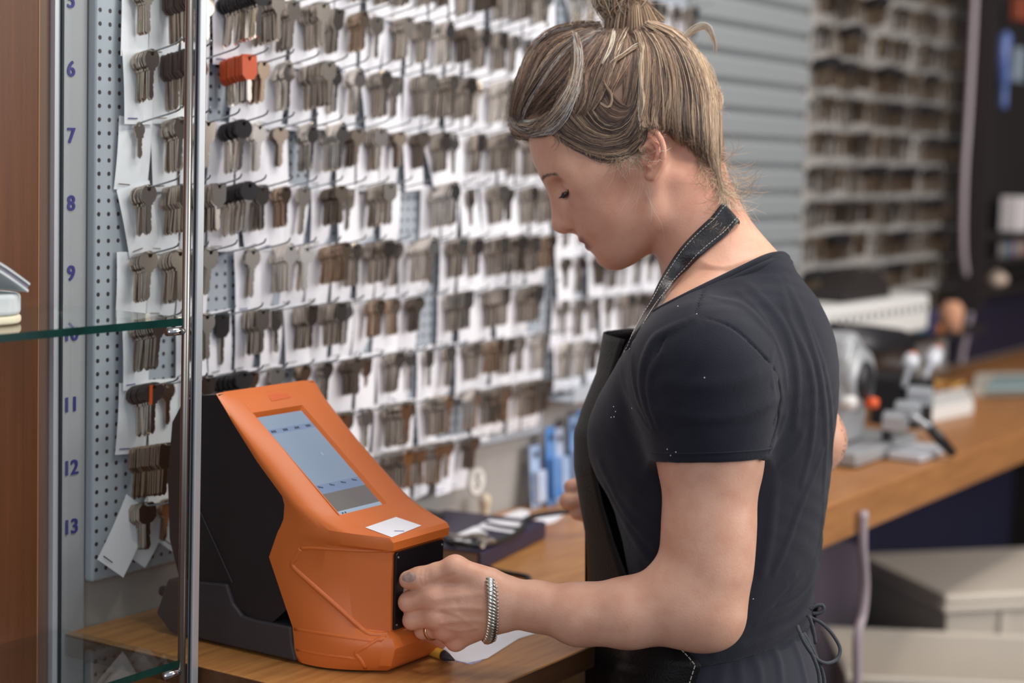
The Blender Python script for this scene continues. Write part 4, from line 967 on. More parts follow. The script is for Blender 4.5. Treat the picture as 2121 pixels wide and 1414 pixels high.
# ================================================================== CLOTHES
def many_relief(lines, prims):
    """all folds in one displacement: ridges (+) and grooves (-) along curves lying on the surface"""
    segs = []
    for pts, w_, amp in lines:
        q = [trace(prims, x, y) for x, y in [(p[0], p[1]) for p in catmull([(a, b, 0) for a, b in pts], 3)]]
        n = len(q)
        for i in range(n-1): 
            f = math.sin(math.pi*(i+.8)/(n+.6))**.5; segs.append((q[i], q[i+1], w_, amp*f))
    out = []
    for a, b, w_, amp in segs:
        def fn(P, a=a, b=b, w_=w_, amp=amp):
            ab = b-a; t = np.clip(((P-a)@ab)/(ab.dot(ab)+1e-9), 0, 1); d = np.linalg.norm(P-a-t[..., None]*ab, axis=-1); return -amp*np.exp(-(d/w_)**2)
        out.append((fn, np.minimum(a, b)-2.6*w_, np.maximum(a, b)+2.6*w_, amp))
    return out
def apply_relief(g, rel):
    acc_p = np.zeros_like(g.D); acc_n = np.zeros_like(g.D)
    for fn, lo_, hi_, amp in rel:
        sl, P = g.block(lo_, hi_)
        if sl is None: continue
        d = fn(P).astype(np.float32)
        if amp > 0: acc_p[sl] = np.minimum(acc_p[sl], d)
        else: acc_n[sl] = np.maximum(acc_n[sl], d)
    g.D += acc_p+acc_n
sleeve_n = chain([SHn, dep(1466, 845, 1.862), dep(1473, 952, 1.862), dep(1473, 985, 1.862)], [.057, .0565, .0480, .0475], .035)
slf = [SHf, (SHf*.45+ELf*.55)+[-.002, -.002, 0], SHf*.25+ELf*.75]
sleeve_f = chain(slf, [.046, .043, .041], .035)
shirt_p = shoulders+sleeve_n+sleeve_f   # used for tracing folds
folds = [([(1620, 580), (1653, 650), (1686, 748), (1700, 830), (1704, 912), (1700, 1010)], .0065, .0030), ([(1614, 590), (1630, 666), (1665, 740), (1679, 810), (1675, 912), (1655, 1000)], .0060, .0028),
         ([(1552, 597), (1604, 655), (1632, 710), (1646, 790), (1642, 880)], .0065, .0026), ([(1530, 610), (1575, 660), (1612, 740), (1622, 800)], .0050, .0018),
         ([(1435, 664), (1388, 685), (1353, 710), (1333, 770), (1338, 830), (1357, 885)], .0060, .0034), ([(1372, 735), (1350, 780), (1352, 835), (1366, 880)], .0050, .0026), ([(1340, 660), (1318, 700), (1315, 760), (1325, 820), (1345, 870)], .0050, .0030),
         ([(1316, 686), (1294, 740), (1298, 790), (1325, 850), (1353, 890)], .0050, .0024), ([(1363, 851), (1448, 866), (1550, 858), (1600, 820)], .0060, .0018), ([(1380, 790), (1450, 800), (1520, 790), (1590, 770)], .0090, .0014),
         ([(1703, 915), (1680, 980), (1652, 1045), (1623, 1125), (1600, 1180)], .0060, .0036), ([(1696, 1118), (1683, 1190), (1640, 1245), (1560, 1285)], .0065, .0036), ([(1700, 1040), (1690, 1130), (1660, 1200), (1610, 1240)], .0060, .0026),
         ([(1262, 1010), (1325, 1118), (1376, 1190)], .0080, .0030), ([(1250, 960), (1300, 1060), (1360, 1130)], .0070, .0022), ([(1600, 1000), (1590, 1100), (1575, 1180)], .0080, .0026), ([(1580, 960), (1600, 910), (1618, 860)], .0055, .0030),
         ([(1610, 960), (1640, 930), (1655, 900)], .0060, .0026), ([(1640, 1190), (1590, 1250), (1530, 1300)], .0060, .0030), ([(1690, 1240), (1640, 1290), (1560, 1330), (1480, 1352)], .0070, .0030), ([(1600, 700), (1592, 760), (1600, 820)], .004, .0015),
         ([(1466, 662), (1521, 684), (1571, 732), (1600, 769), (1612, 822), (1597, 880)], .0022, -.0022), ([(1462, 590), (1450, 625), (1437, 660)], .0018, -.0016), ([(1437, 660), (1400, 680), (1372, 712), (1358, 770), (1352, 840)], .0022, -.0018),
         ([(1660, 650), (1700, 760), (1716, 860), (1716, 960)], .0055, .0020), ([(1480, 620), (1540, 640), (1590, 690)], .008, .0016), ([(1612, 830), (1600, 900), (1586, 940)], .004, -.003)]
rel = many_relief([(a_, b_*.85, c_*1.6) for a_, b_, c_ in folds], shirt_p)
g = Grid(axis([(1.575, .0021), 2.075]), axis([(.66, .0021), 1.09]), axis([(.885, .0021), 1.43]))
neckp = neck_p[1:3]+neck_p[4:]
shoulders = shoulders+neckp
run(g, shoulders+sleeve_f); gs = Grid(*g.ax); run(gs, sleeve_n)
# neckline plane, hem plane, sleeve cuts
Pb, Pf = onx(1606, 528, PX), onx(1352, 664, PX)
ns_ = (Pb[2]-Pf[2])/(Pb[1]-Pf[1])
X_, Y_, Z_ = np.meshgrid(*g.ax, indexing='ij')
ad = nrm(dep(1473, 985, 1.862)-dep(1466, 845, 1.862)); ad = nrm(ad-0.012*CR); hp = dep(1473, 949, 1.862)
sl_d = ((X_-hp[0])*ad[0]+(Y_-hp[1])*ad[1]+(Z_-hp[2])*ad[2]).astype(np.float32)
gs.D = np.maximum(gs.D, sl_d+.0035); g.D = combine(g.D, gs.D, .028, 'u'); del gs
apply_relief(g, rel); g.D -= .0035+.00035*np.sin(X_*71+9*np.sin(Z_*23))*np.sin(Z_*88+7*np.sin(Y_*31)+X_*40)
Nn = trace(shoulders, 1460, 592); NK = (Nn[2]-(Pb[2]+ns_*(Nn[1]-Pb[1])))/max(abs(Nn[0]-PX)-.02, .01)
NK = max(min(NK, .5), -1.2); print('neck slope', ns_, NK, Nn)
neck_d = (Z_-(Pb[2]+ns_*(Y_-Pb[1])+NK*np.clip(np.abs(X_-PX)-.02, 0, None)))/math.sqrt(1+ns_**2+NK**2*.5)
lat = np.sqrt((X_-PX)**2*0.85+(Y_-.89)**2)
g.D = np.maximum(g.D, np.where(lat < .135, neck_d, -1))
hemA = trace(shirt_p, 1462, 1378); hemB = trace(shirt_p, 1655, 1312); hs_ = (hemB[2]-hemA[2])/(hemB[1]-hemA[1])
hem_d = (hemA[2]+hs_*(Y_-hemA[1])-Z_)/math.sqrt(1+hs_**2); g.D = np.maximum(g.D, hem_d)
fd = nrm(slf[2]-slf[1]); fc = SHf*.36+ELf*.64; sf = (X_-fc[0])*fd[0]+(Y_-fc[1])*fd[1]+(Z_-fc[2])*fd[2]; rf = np.sqrt(np.maximum((X_-fc[0])**2+(Y_-fc[1])**2+(Z_-fc[2])**2-sf**2, 0))
g.D = np.where((rf < .070) & (X_ > PX+.135), np.maximum(g.D, sf), g.D)
del X_, Y_, Z_, neck_d, lat, hem_d, sl_d, sf, rf
V, F = surface_nets(g); V = relax(V, F, 2, .5); del g
M['shirt'] = mat('dark_jersey', (35, 36, 47), 0.9, sheen=0.12, noise=0.5, nscale=26, alt=(27, 27, 36), bump=0.6, bscale=900, spec=0.15)
me = np_mesh('t_shirt', V, F); shirt = obj('t_shirt', me, M['shirt'], person, True); shirt['label'] = 'dark navy short-sleeved T-shirt'
shirt_bv = bvh_of(V, F)
print('shirt', V.shape)
# rib collar: follow the opening
cz = []
for a_ in np.linspace(0, 2*math.pi, 61)[:-1]:
    dx, dy = math.cos(a_), math.sin(a_); best = None
    for r_ in np.arange(.02, .16, .001):
        x, y = PX+dx*r_*1.12, .885+dy*r_; z = Pb[2]+ns_*(y-Pb[1])+NK*max(abs(x-PX)-.02, 0)
        if evalp(shoulders, np.array([[x, y, z]]))[0]-.0035 < 0: best = (x, y, z)
        elif best is not None: break
    if best: cz.append(best)
cz = np.array(cz)
for _ in range(3): cz = (np.roll(cz, 1, 0)+cz*2+np.roll(cz, -1, 0))/4
loop = catmull(list(cz)+[cz[0]], 3)
mb = MB(); mb.tube([np.array(p)+[0, 0, -.001] for p in loop], .0038, 8, caps=False); mb.tube([np.array(p)+[(p[0]-PX)*.035, (p[1]-.885)*.05, -.006] for p in loop], .0034, 8, caps=False)
mb.build('rib_collar', M['shirt'], shirt, True)
# sleeve hem stitching
def ring_on(prims, c, ax, r0, n=70, off=0):
    u_ = nrm(np.cross(ax, [0, 0.3, 1])); v_ = np.cross(ax, u_); out = []
    for a_ in np.linspace(0, 2*math.pi, n+1):
        d_ = u_*math.cos(a_)+v_*math.sin(a_); rs = np.linspace(.02, .09, 140); val = evalp(prims, c+d_[None]*rs[:, None]); i = np.argmax(val > 0); out.append(c+d_*(rs[i]+off))
    return out
st1 = ring_on(sleeve_n, dep(1472, 930, 1.862), ad, .05, off=.0036)
mb = MB(); mb.tube(st1, .0009, 6, caps=False); 
mb.build('hem_stitching', M['shirt'], shirt, True)
sp_ = MB()
for x, y in ((1404, 634), (1443, 650), (1271, 842), (1275, 852), (1266, 864), (1272, 863), (1383, 939), (1389, 943), (1400, 936), (1382, 930), (1459, 782), (1309, 845), (1560, 1240), (1505, 1330), (1540, 1300)):
    h_, n_h = hit(shirt_bv, x, y)
    if h_ is not None: sp_.lathe(tuple(h_), [(.0003, -.0006), (.0007, 0), (.0003, .0006)], 6)
sp_.build('lint', M['paper'], shirt)['kind'] = 'stuff'
# ---- trousers and shoes
tr = [torso(0.0025, ztop=1.0, zlo=tz[0]), ell((PX, .868, .83), np.eye(3), (.168, .112, .12), .05)]
for s_ in (-1, 1):
    tr += chain([(PX+s_*.082, .875, .80), (PX+s_*.088, .885, .62), (PX+s_*.092, .878, .46), (PX+s_*.098, .860, .22), (PX+s_*.100, .850, .075)], [.088, .074, .058, .054, .052], .03)
tf = [([(1500, 1372), (1495, 1400), (1490, 1430)], .007, .0030), ([(1560, 1352), (1572, 1390), (1575, 1430)], .006, .0030), ([(1600, 1335), (1612, 1370), (1618, 1420)], .006, .0034), ([(1640, 1322), (1655, 1360), (1668, 1410)], .0055, .0032), ([(1530, 1368), (1534, 1414)], .006, .0022), ([(1680, 1300), (1690, 1350), (1700, 1400)], .006, .003)]
g = Grid(axis([(1.59, .0034), 2.03]), axis([(.66, .0034), 1.06]), axis([(.04, .012), (.72, .0034), 1.01])); run(g, tr); apply_relief(g, many_relief(tf, tr)); V, F = surface_nets(g); del g
me = np_mesh('trousers', V, F); trz = obj('trousers', me, mat('dark_navy_twill', (36, 38, 51), 0.85, sheen=0.12, noise=0.6, nscale=14, alt=(30, 31, 42), bump=0.4, bscale=1500, spec=0.25), person, True)
for s_ in (-1, 1):
    g = Grid(axis([(PX+s_*.1-.07, .004), PX+s_*.1+.07]), axis([(.74, .004), 1.06]), axis([(-.004, .004), .14])); y_ = .85
    run(g, [cone((PX+s_*.1, .80, .035), (PX+s_*.105, .98, .030), .036, .034, .02), ball((PX+s_*.1, .835, .075), .042, .03), Prim(lambda P: P[..., 2]-.003, (1.5, .7, -.01), (2.1, 1.1, .02), .001, 's')]); V, F = surface_nets(g)
    obj('shoe', np_mesh('shoe', V, F), M['black_plastic'], person, True)
# ================================================================== APRON
M['leather'] = mat('black_leather', (17, 15, 16), 0.50, noise=0.4, nscale=20, alt=(12, 11, 12), bump=0.9, bscale=420, spec=0.2)
M['suede'] = mat('raw_brown_suede', (70, 56, 50), 0.95, noise=0.9, nscale=60, alt=(44, 36, 34), bump=1.0, bscale=500)
AR = [((1293, 702), (1266, 684), .085), ((1272, 768), (1254, 775), .088), ((1245, 838), (1225, 850), .092), ((1227, 900), (1209, 905), .098), ((1231, 968), (1210, 975), .100), ((1246, 1040), (1221, 1045), .104), ((1270, 1120), (1234, 1110), .112), ((1300, 1200), (1237, 1180), .125), ((1350, 1270), (1236, 1260), .140), ((1452, 1376), (1235, 1345), .158), ((1440, 1414), (1234, 1400), .160), ((1425, 1490), (1236, 1480), .160), ((1420, 1800), (1240, 1780), .160)]
rowsA = []
for (ex_, ey_), (cx_, cy_), hw in AR:
    e = onx(ex_, ey_, PX-hw); c = onx(cx_, cy_, PX); rowsA.append((e, c, hw))
def apron_row(t):
    i = min(int(t), len(rowsA)-2); f = t-i; e = rowsA[i][0]*(1-f)+rowsA[i+1][0]*f; c = rowsA[i][1]*(1-f)+rowsA[i+1][1]*f; hw = rowsA[i][2]*(1-f)+rowsA[i+1][2]*f; return e, c, hw
ts = np.concatenate([np.linspace(0, len(rowsA)-1, 70)]); NS = 28; v = []; fcs = []
for t in ts:
    e, c, hw = apron_row(t)
    for k in range(NS+1):
        s_ = -1+2*k/NS; y = c[1]-(c[1]-e[1])*abs(s_)**2.2; z = e[2]*abs(s_)+c[2]*(1-abs(s_))
        pt = np.array([PX+s_*hw, y, z])
        if z < 1.02 and z > .80:
            for _ in range(40):
                if evalp(shirt_p+tr, pt[None])[0] > .006: break
                pt += [s_*.0014, .0022, 0]
        v.append(tuple(pt))
nv = len(v)
va = np.array(v).reshape(len(ts), NS+1, 3); va0 = va.copy()
du = np.gradient(va, axis=1); dv = np.gradient(va, axis=0); nn = np.cross(du, dv); nn /= np.linalg.norm(nn, axis=-1, keepdims=True)+1e-9
if nn[..., 1].mean() > 0: nn = -nn
inner = va+nn*.0022
v = [tuple(p) for p in va.reshape(-1, 3)]+[tuple(p) for p in inner.reshape(-1, 3)]
R_n = len(ts); q = lambda i, k, o=0: o+i*(NS+1)+k
mi = []
for i in range(R_n-1):
    for k in range(NS):
        fcs += [(q(i, k), q(i, k+1), q(i+1, k+1), q(i+1, k)), (q(i, k+1, nv), q(i, k, nv), q(i+1, k, nv), q(i+1, k+1, nv))]
for i in range(R_n-1): fcs += [(q(i, 0), q(i+1, 0), q(i+1, 0, nv), q(i, 0, nv)), (q(i+1, NS), q(i, NS), q(i, NS, nv), q(i+1, NS, nv))]
for k in range(NS): fcs += [(q(0, k+1), q(0, k), q(0, k, nv), q(0, k+1, nv)), (q(R_n-1, k), q(R_n-1, k+1), q(R_n-1, k+1, nv), q(R_n-1, k, nv))]
ap = MB(); ap.add(v, fcs); apo = ap.build('apron', M['leather'], person, True); apo['label'] = 'black leather bib apron'
# ragged suede strip along the front fold
rs_ = random.Random(3); sv = []; sf_ = []
for i, yy in enumerate(np.linspace(1052, 1800, 150)):
    c = onx(1236, yy, PX); j = rs_.uniform(-.0016, .0016)
    sv += [(c[0]-.012, c[1]+.0018+j*.7, c[2]), (c[0]-.045, c[1]-.010, c[2]+.001), (c[0]+.03, c[1]-.003, c[2]), (c[0]-.012, c[1]+.0002+j*.7, c[2])]
    if i: b = 4*i; sf_ += [(b, b-4, b-3, b+1), (b+2, b-2, b-4, b), (b+3, b-1, b-2, b+2), (b+1, b-3, b-1, b+3)]
MB().add(sv, sf_).build('raw_suede_edge', M['suede'], apo)
# stitching along the hip corner
def dashes(pts, r, on, off, nm, par, m='thread'):
    mb = MB(); P = [np.array(p) for p in pts]; seg = [np.linalg.norm(P[i+1]-P[i]) for i in range(len(P)-1)]; cum = np.concatenate([[0], np.cumsum(seg)]); tot = cum[-1]; s_ = 0
    at = lambda q_: np.array([np.interp(q_, cum, [p[c] for p in P]) for c in range(3)])
    while s_+on < tot: mb.tube([at(s_), at(s_+on/2), at(s_+on)], r, 5); s_ += on+off
    return mb.build(nm, M[m], par)
M['thread'] = mat('grey_thread', (196, 190, 182), 0.7)
def edge_pt(t, inset):
    r_ = va0[min(int(round(t/(len(rowsA)-1)*(len(ts)-1))), len(ts)-1)]; return r_[0]+(r_[1]-r_[0])/np.linalg.norm(r_[1]-r_[0])*inset+np.array([-.0014, -.0002, 0])
dashes([edge_pt(t, .006) for t in np.linspace(8.1, 11.5, 60)], .0006, .0042, .0018, 'stitching', apo)
# ---- neck strap
up = [(1501, 428), (1470, 450), (1435, 482), (1408, 512), (1386, 545), (1364, 583), (1345, 622), (1322, 662), (1303, 700), (1290, 730)]
dn = [(1534, 462), (1506, 487), (1480, 507), (1452, 530), (1427, 556), (1405, 576), (1386, 598), (1367, 622), (1345, 655), (1306, 722)]
allb = skin+shoulders
def surf(x, y):
    d = ray(x, y)
    best = None
    for bv in (shirt_bv, body_bv):
        l, n_, i_, ds = bv.ray_cast(Vector(CC), Vector(d).normalized())
        if l is not None and (best is None or ds < best[1]): best = (np.array(l), ds)
    return best[0] if best is not None else None
U_, D_ = [], []
for a_, b_ in zip(up, dn):
    pa_, pb_ = surf(*a_), surf(*b_)
    U_.append(pa_); D_.append(pb_)
def dfix(L, fb):
    ds = [((p-CC)@CF if p is not None else None) for p in L]
    last = None
    return ds
# hold the band 2.5 mm above the surface and smooth its depth
def smooth_band(L, px):
    dd_ = np.array([((p-CC)@CF) if p is not None else np.nan for p in L]); ok = ~np.isnan(dd_); dd_ = np.interp(np.arange(len(dd_)), np.arange(len(dd_))[ok], dd_[ok])
    for _ in range(2): dd_[1:-1] = np.minimum(dd_[1:-1], (dd_[:-2]+dd_[2:])/2*0.5+dd_[1:-1]*0.5)
    return [dep(x, y, d_-.0035) for (x, y), d_ in zip(px, dd_)]
mid_px = [((a_[0]+b_[0])/2, (a_[1]+b_[1])/2) for a_, b_ in zip(up, dn)]; mid_s = [surf(*p_) for p_ in mid_px]
for i_ in range(len(up)):
    if i_ < 3: continue
    ds_ = [(q_-CC)@CF for q_ in (U_[i_], D_[i_], mid_s[i_]) if q_ is not None]
    if not ds_: continue
    dm_ = min(ds_)-(.004 if i_ > 5 else .0015)
    if U_[i_] is not None: U_[i_] = dep(*up[i_], min((U_[i_]-CC)@CF, dm_+.010))
    if D_[i_] is not None: D_[i_] = dep(*dn[i_], min((D_[i_]-CC)@CF, dm_+.006))
U_ = smooth_band(U_, up); D_ = smooth_band(D_, dn)
for i_ in range(3, len(up)):
    du_, dd0 = (U_[i_]-CC)@CF, (D_[i_]-CC)@CF
    U_[i_] = dep(*up[i_], min(du_, dd0+.006)); D_[i_] = dep(*dn[i_], min(dd0, du_+.004))
nk_c = np.array([PX-.002, .0, .0])
back_u = [U_[0]+np.array([.030, -.012, .003]), None]; 
xs_ = U_[0][0]-.539*.047
def mir(p): return np.array([2*xs_-p[0], p[1], p[2]])
Um = [p for p in U_][::-1]; Dm = [p for p in D_][::-1]
ku = [k for k in range(len(U_)) if mir(U_[k])[0] > U_[0][0]+.012 and mir(D_[k])[0] > D_[0][0]+.010 and k > 0]
UU = Um+[mir(U_[k]) for k in ku]; DD = Dm+[mir(D_[k]) for k in ku]
UU = catmull(UU, 4); DD = catmull(DD, 4); v = []; fcs = []; n = len(UU)
for a_, b_ in zip(UU, DD):
    t_ = b_-a_; i_ = len(v)//6; 
    nn_ = nrm(np.cross(t_, UU[min(i_+1, n-1)]-UU[max(i_-1, 0)])); 
    if nn_@((a_+b_)/2-np.array([PX, .90, a_[2]-.03])) < 0: nn_ = -nn_
    mid = (a_+b_)/2+nn_*.0012
    v += [tuple(a_), tuple(mid), tuple(b_), tuple(b_-nn_*.0024), tuple(mid-nn_*.0026), tuple(a_-nn_*.0024)]
for i in range(n-1):
    for k in range(6): fcs.append((i*6+k, i*6+(k+1) % 6, i*6+6+(k+1) % 6, i*6+6+k))
fcs += [tuple(range(6)), tuple(range((n-1)*6, n*6))[::-1]]
stp = MB().add(v, fcs).build('neck_strap', mat('strap_leather', (38, 36, 40), 0.32, bump=0.5, bscale=400, noise=0.2, nscale=30), apo, True)
stp.modifiers.new('sub', 'SUBSURF').levels = 1; stp.modifiers['sub'].render_levels = 2
va = np.array(v).reshape(n, 6, 3)
for f_ in (.10, .90):
    line = [(r[0]*(1-f_)+r[2]*f_)*.8+(r[1])*.2+nrm(r[1]-(r[0]+r[2])/2)*.0006 for r in va]
    dashes(line, .00035, .0026, .0014, 'stitching', stp)
# pen in the bib pocket
pp = onx(1225, 832, PX+.012); pq = onx(1230, 905, PX+.012)
pn_ = MB(); dv_ = nrm(pq-pp); pn_.tube([pp, pp+dv_*.002, pp+dv_*.016], [.0022, .0030, .0032], 12, 0); pn_.tube([pp+dv_*.016, pp+dv_*.085], .0036, 12, 1)
po = pn_.build('ballpoint_pen', [M['chrome'], mat('blue_pen', (48, 52, 150), 0.3)], None, True); tag(po, 'blue ballpoint pen with silver top clipped inside the apron bib', 'pen')
# apron cord at her back
M['cord'] = mat('dark_ribbed_cord', (62, 66, 72), 0.7, bump=1.0, bscale=900)
def cord(px, d0_, r=.0024):
    P = []
    for i, (x, y) in enumerate(px):
        P.append(dep(x, y, d0_ if not hasattr(d0_, '__len__') else d0_[i]))
    return catmull(P, 6)
cb = MB()
for px, d_ in (([(1678, 1262), (1690, 1254), (1703, 1253), (1706, 1262), (1697, 1269), (1682, 1270)], 1.93), ([(1672, 1274), (1684, 1281), (1703, 1291), (1725, 1314), (1740, 1343), (1733, 1365), (1711, 1373), (1689, 1362), (1668, 1334), (1656, 1308), (1652, 1296)], [1.93, 1.925, 1.92, 1.918, 1.915, 1.91, 1.90, 1.89, 1.88, 1.88, 1.885]),
              ([(1676, 1276), (1684, 1300), (1690, 1333)], 1.915), ([(1660, 1312), (1680, 1350), (1695, 1390), (1700, 1440)], 1.885), ([(1664, 1310), (1686, 1352), (1704, 1392), (1710, 1440)], 1.90)):
    cb.tube(cord(px, d_), .0021, 8)
cb.build('waist_cord', M['cord'], apo, True)
# ================================================================== JEWELLERY, NAIL, KEYS HELD
# bracelet: rope chain round the wrist
wc = (dep(1036, 1250, 1.886)); wax = nrm(WRs[1]-dep(1110, 1258, 1.882)); 
bc = ring_on(arm_n+palm, dep(1011, 1251, 1.886), nrm(dep(1010, 1252, 1.884)-dep(1045, 1250, 1.887)), .03, 46, off=.0034)[:-1]
br = MB(); nb_ = len(bc); cen = np.mean(bc, axis=0); axn = nrm(dep(1010, 1252, 1.884)-dep(1045, 1250, 1.887))
for i in range(0, nb_):
    p = bc[i]; tn = nrm(bc[(i+1) % nb_]-bc[i-1]); rad = nrm(p-cen)
    a1 = nrm(tn*.62+axn*.9); br.tube([p-a1*.0074-rad*.0022, p-a1*.0040+rad*.0004, p+rad*.0012, p+a1*.0040+rad*.0004, p+a1*.0066-rad*.0016], [.0012, .0024, .0027, .0024, .0012], 8)
    e_ = p-axn*.0066+rad*.0002; br.lathe(tuple(e_), [(.0004, -.0012), (.0013, 0), (.0004, .0012)], 8)
bo = br.build('chain_bracelet', mat('silver', (214, 210, 200), 0.22, 1.0), person, True); bo['label'] = 'thick silver rope-chain bracelet'
# wedding ring on the ring finger
ra, rb_ = np.array(MCP[2]), H(876, 1305, 1.920); rc = ra*.40+rb_*.60; rax = nrm(rb_-ra); e1 = nrm(np.cross(rax, [0, 0, 1])); e2 = np.cross(rax, e1)
rg = MB(); prof = [(-.0022, 0), (-.0018, .0009), (0, .0012), (.0018, .0009), (.0022, 0), (.0018, -.0004), (-.0018, -.0004)]; n = 36; v = []
for k in range(n):
    a_ = 2*math.pi*k/n; d_ = e1*math.cos(a_)+e2*math.sin(a_)
    for h_, o_ in prof: v.append(rc+rax*h_+d_*(.0103+o_))
m_ = len(prof); rg.add(v, [(k*m_+j, k*m_+(j+1) % m_, ((k+1) % n)*m_+(j+1) % m_, ((k+1) % n)*m_+j) for k in range(n) for j in range(m_)])
rg.build('wedding_ring', mat('gold', (222, 190, 150), 0.2, 1.0), person, True)['label'] = 'plain pale gold ring'
# thumbnail
def shell_patch(c, r, px, lift, nm, m, par, bv=None):
    v = [];
    rows = []
    for j in range(9):
        row = []
        for i in range(9):
            u_, w_ = -1+2*i/8, -1+2*j/8
            x = px[0]+(px[2]*u_*math.sqrt(1-w_*w_*.5)); y = px[1]+(px[3]*w_*math.sqrt(1-u_*u_*.5))
            x, y = px[0]+(x-px[0])*math.cos(px[4])-(y-px[1])*math.sin(px[4]), px[1]+(x-px[0])*math.sin(px[4])+(y-px[1])*math.cos(px[4])
            l, n_ = hit(bv or body_bv, x, y); row.append(None if l is None else np.array(l)+np.array(n_)*lift*(1-.75*max(abs(u_), abs(w_))**6))
        rows.append(row)
    idx = {}; f = []
    for j in range(9):
        for i in range(9):
            if rows[j][i] is not None: idx[(i, j)] = len(v); v.append(rows[j][i])
    for j in range(8):
        for i in range(8):
            k4 = [(i, j), (i+1, j), (i+1, j+1), (i, j+1)]
            if all(k in idx for k in k4): f.append(tuple(idx[k] for k in k4))
    return MB().add(v, f).build(nm, m, par, True)
M['nail'] = mat('stained_nail', (198, 168, 156), 0.25, noise=0.7, nscale=180, alt=(128, 104, 104), spec=0.6)
shell_patch(None, None, (847, 1195, 14.5, 10.5, -.12), .0007, 'thumb_nail', M['nail'], body_o)
# keys held between thumb and finger, going into the slot
kk = thing('car_key', 'key pinched between thumb and finger at the machine slot', 'key', tuple(H(855, 1216, 1.905)))
pA, pB = H(880, 1217, 1.899), H(846, 1220, 1.908)
mbk = MB(); 
for i in range(12):
    t_ = i/11; c_ = pA*(1-t_)+pB*t_; mbk.obox(c_+[0, -.001, .0010*math.sin(i*2.1)], [nrm(pB-pA), CF, CU], [.0010, .0030, .0022+.0007*math.sin(i*1.7)])
mbk.build('toothed_blade', M['nickel2'], kk)
mb = MB(); mb.tube([pA-CF*.001, pA+(pA-pB)*.4], .0030, 8); mb.build('head', M['black_plastic'], kk)
# ================================================================== HAIR
cap_p = [he(-.004, 0, .054, (.099, .0795, .0885), .02), he(.042, 0, .090, (.076, .070, .078), .03), he(-.045, 0, .0, (.040, .062, .070), .03), hc((.085, .0, .112), (.108, .0, .096), .030, .017, .02), hc((.06, .045, .085), (.095, .03, .088), .028, .016, .02), hc((.06, -.045, .085), (.095, -.03, .088), .028, .016, .02), ball(dep(1464, 206, 2.03), .0125, .012)]
g = Grid(axis([(1.66, .0026), 1.96]), axis([(.82, .0026), 1.16]), axis([(1.38, .0026), 1.71])); run(g, cap_p)
X_, Y_, Z_ = np.meshgrid(*g.ax, indexing='ij'); Q = np.stack([X_, Y_, Z_], -1)-HO; f_, l_, u_ = Q@HF, np.abs(Q@HL), Q@HU
# hairline: forehead and temple, over the ear, nape
hl = np.interp(f_, [-.12, -.085, -.060, -.040, -.022, .000, .020, .045, .075, .100, .125], [-.058, -.058, -.034, -.006, .014, .024, .014, .016, .052, .080, .090])
g.D = np.maximum(g.D, (hl-u_)*.8); V, F = surface_nets(g); V = relax(V, F, 2, .5); del g, X_, Y_, Z_, Q, f_, l_, u_, hl
def hair_material():
    m = bpy.data.materials.new('blond_hair'); m.use_nodes = True; nt = m.node_tree; N = nt.nodes; L = nt.links; b = N['Principled BSDF']
    at = N.new('ShaderNodeVertexColor'); at.layer_name = 'tone'; L.new(at.outputs[0], b.inputs['Base Color']); b.inputs['Roughness'].default_value = .42; b.inputs['Specular IOR Level'].default_value = .45; b.inputs['Sheen Weight'].default_value = .15; return m
M['hair'] = hair_material(); M['scalp'] = mat('hair_underlayer', (150, 118, 98), 0.6, noise=0.7, nscale=60, alt=(112, 86, 70))
me = np_mesh('hair', V, F); hair_o = obj('hair', me, M['scalp'], person, True); hair_o['label'] = 'blond streaked hair pinned up in a messy bun'
cap_bv = bvh_of(V, F)
bunc = dep(1287, 6, 2.03)
TONE = dict(b=(208, 180, 148), g=(184, 152, 122), m=(146, 117, 97), d=(84, 64, 55), k=(58, 44, 40), s=(204, 202, 198), w=(222, 212, 192))
SV, SF, SC = [], [], []
hr = random.Random(11)
def strand(P, r0, tone, taper=.25):
    P = np.array(P); m = len(P); T_ = np.gradient(P, axis=0); T_ /= np.linalg.norm(T_, axis=1)[:, None]+1e-12
    a = np.cross(T_, CF); a /= np.linalg.norm(a, axis=1)[:, None]+1e-9; b = np.cross(T_, a); base = sum(len(x) for x in SV)
    s = np.linspace(0, 1, m); rr = r0*np.minimum(1, np.minimum(s*6+.5, (1-s)*4+taper)); vs = []
    for k in range(3):
        t = 2*math.pi*k/3; vs.append(P+rr[:, None]*(a*math.cos(t)+b*math.sin(t)))
    vs = np.stack(vs, 1).reshape(-1, 3); SV.append(vs); SC.append(np.tile([*lin(tone), 1], (m*3, 1)))
    i = np.arange(m-1)[:, None]*3+base
    for k in range(3): SF.append(np.concatenate([i+k, i+(k+1) % 3, i+3+(k+1) % 3, i+3+k], 1))
def resample(pl, n):
    P = np.array([p[:2] for p in catmull([(x, y, 0) for x, y in pl], 5)]); s = np.concatenate([[0], np.cumsum(np.linalg.norm(np.diff(P, axis=0), axis=1))]); s /= s[-1]; q = np.linspace(0, 1, n); return np.stack([np.interp(q, s, P[:, 0]), np.interp(q, s, P[:, 1])], 1)
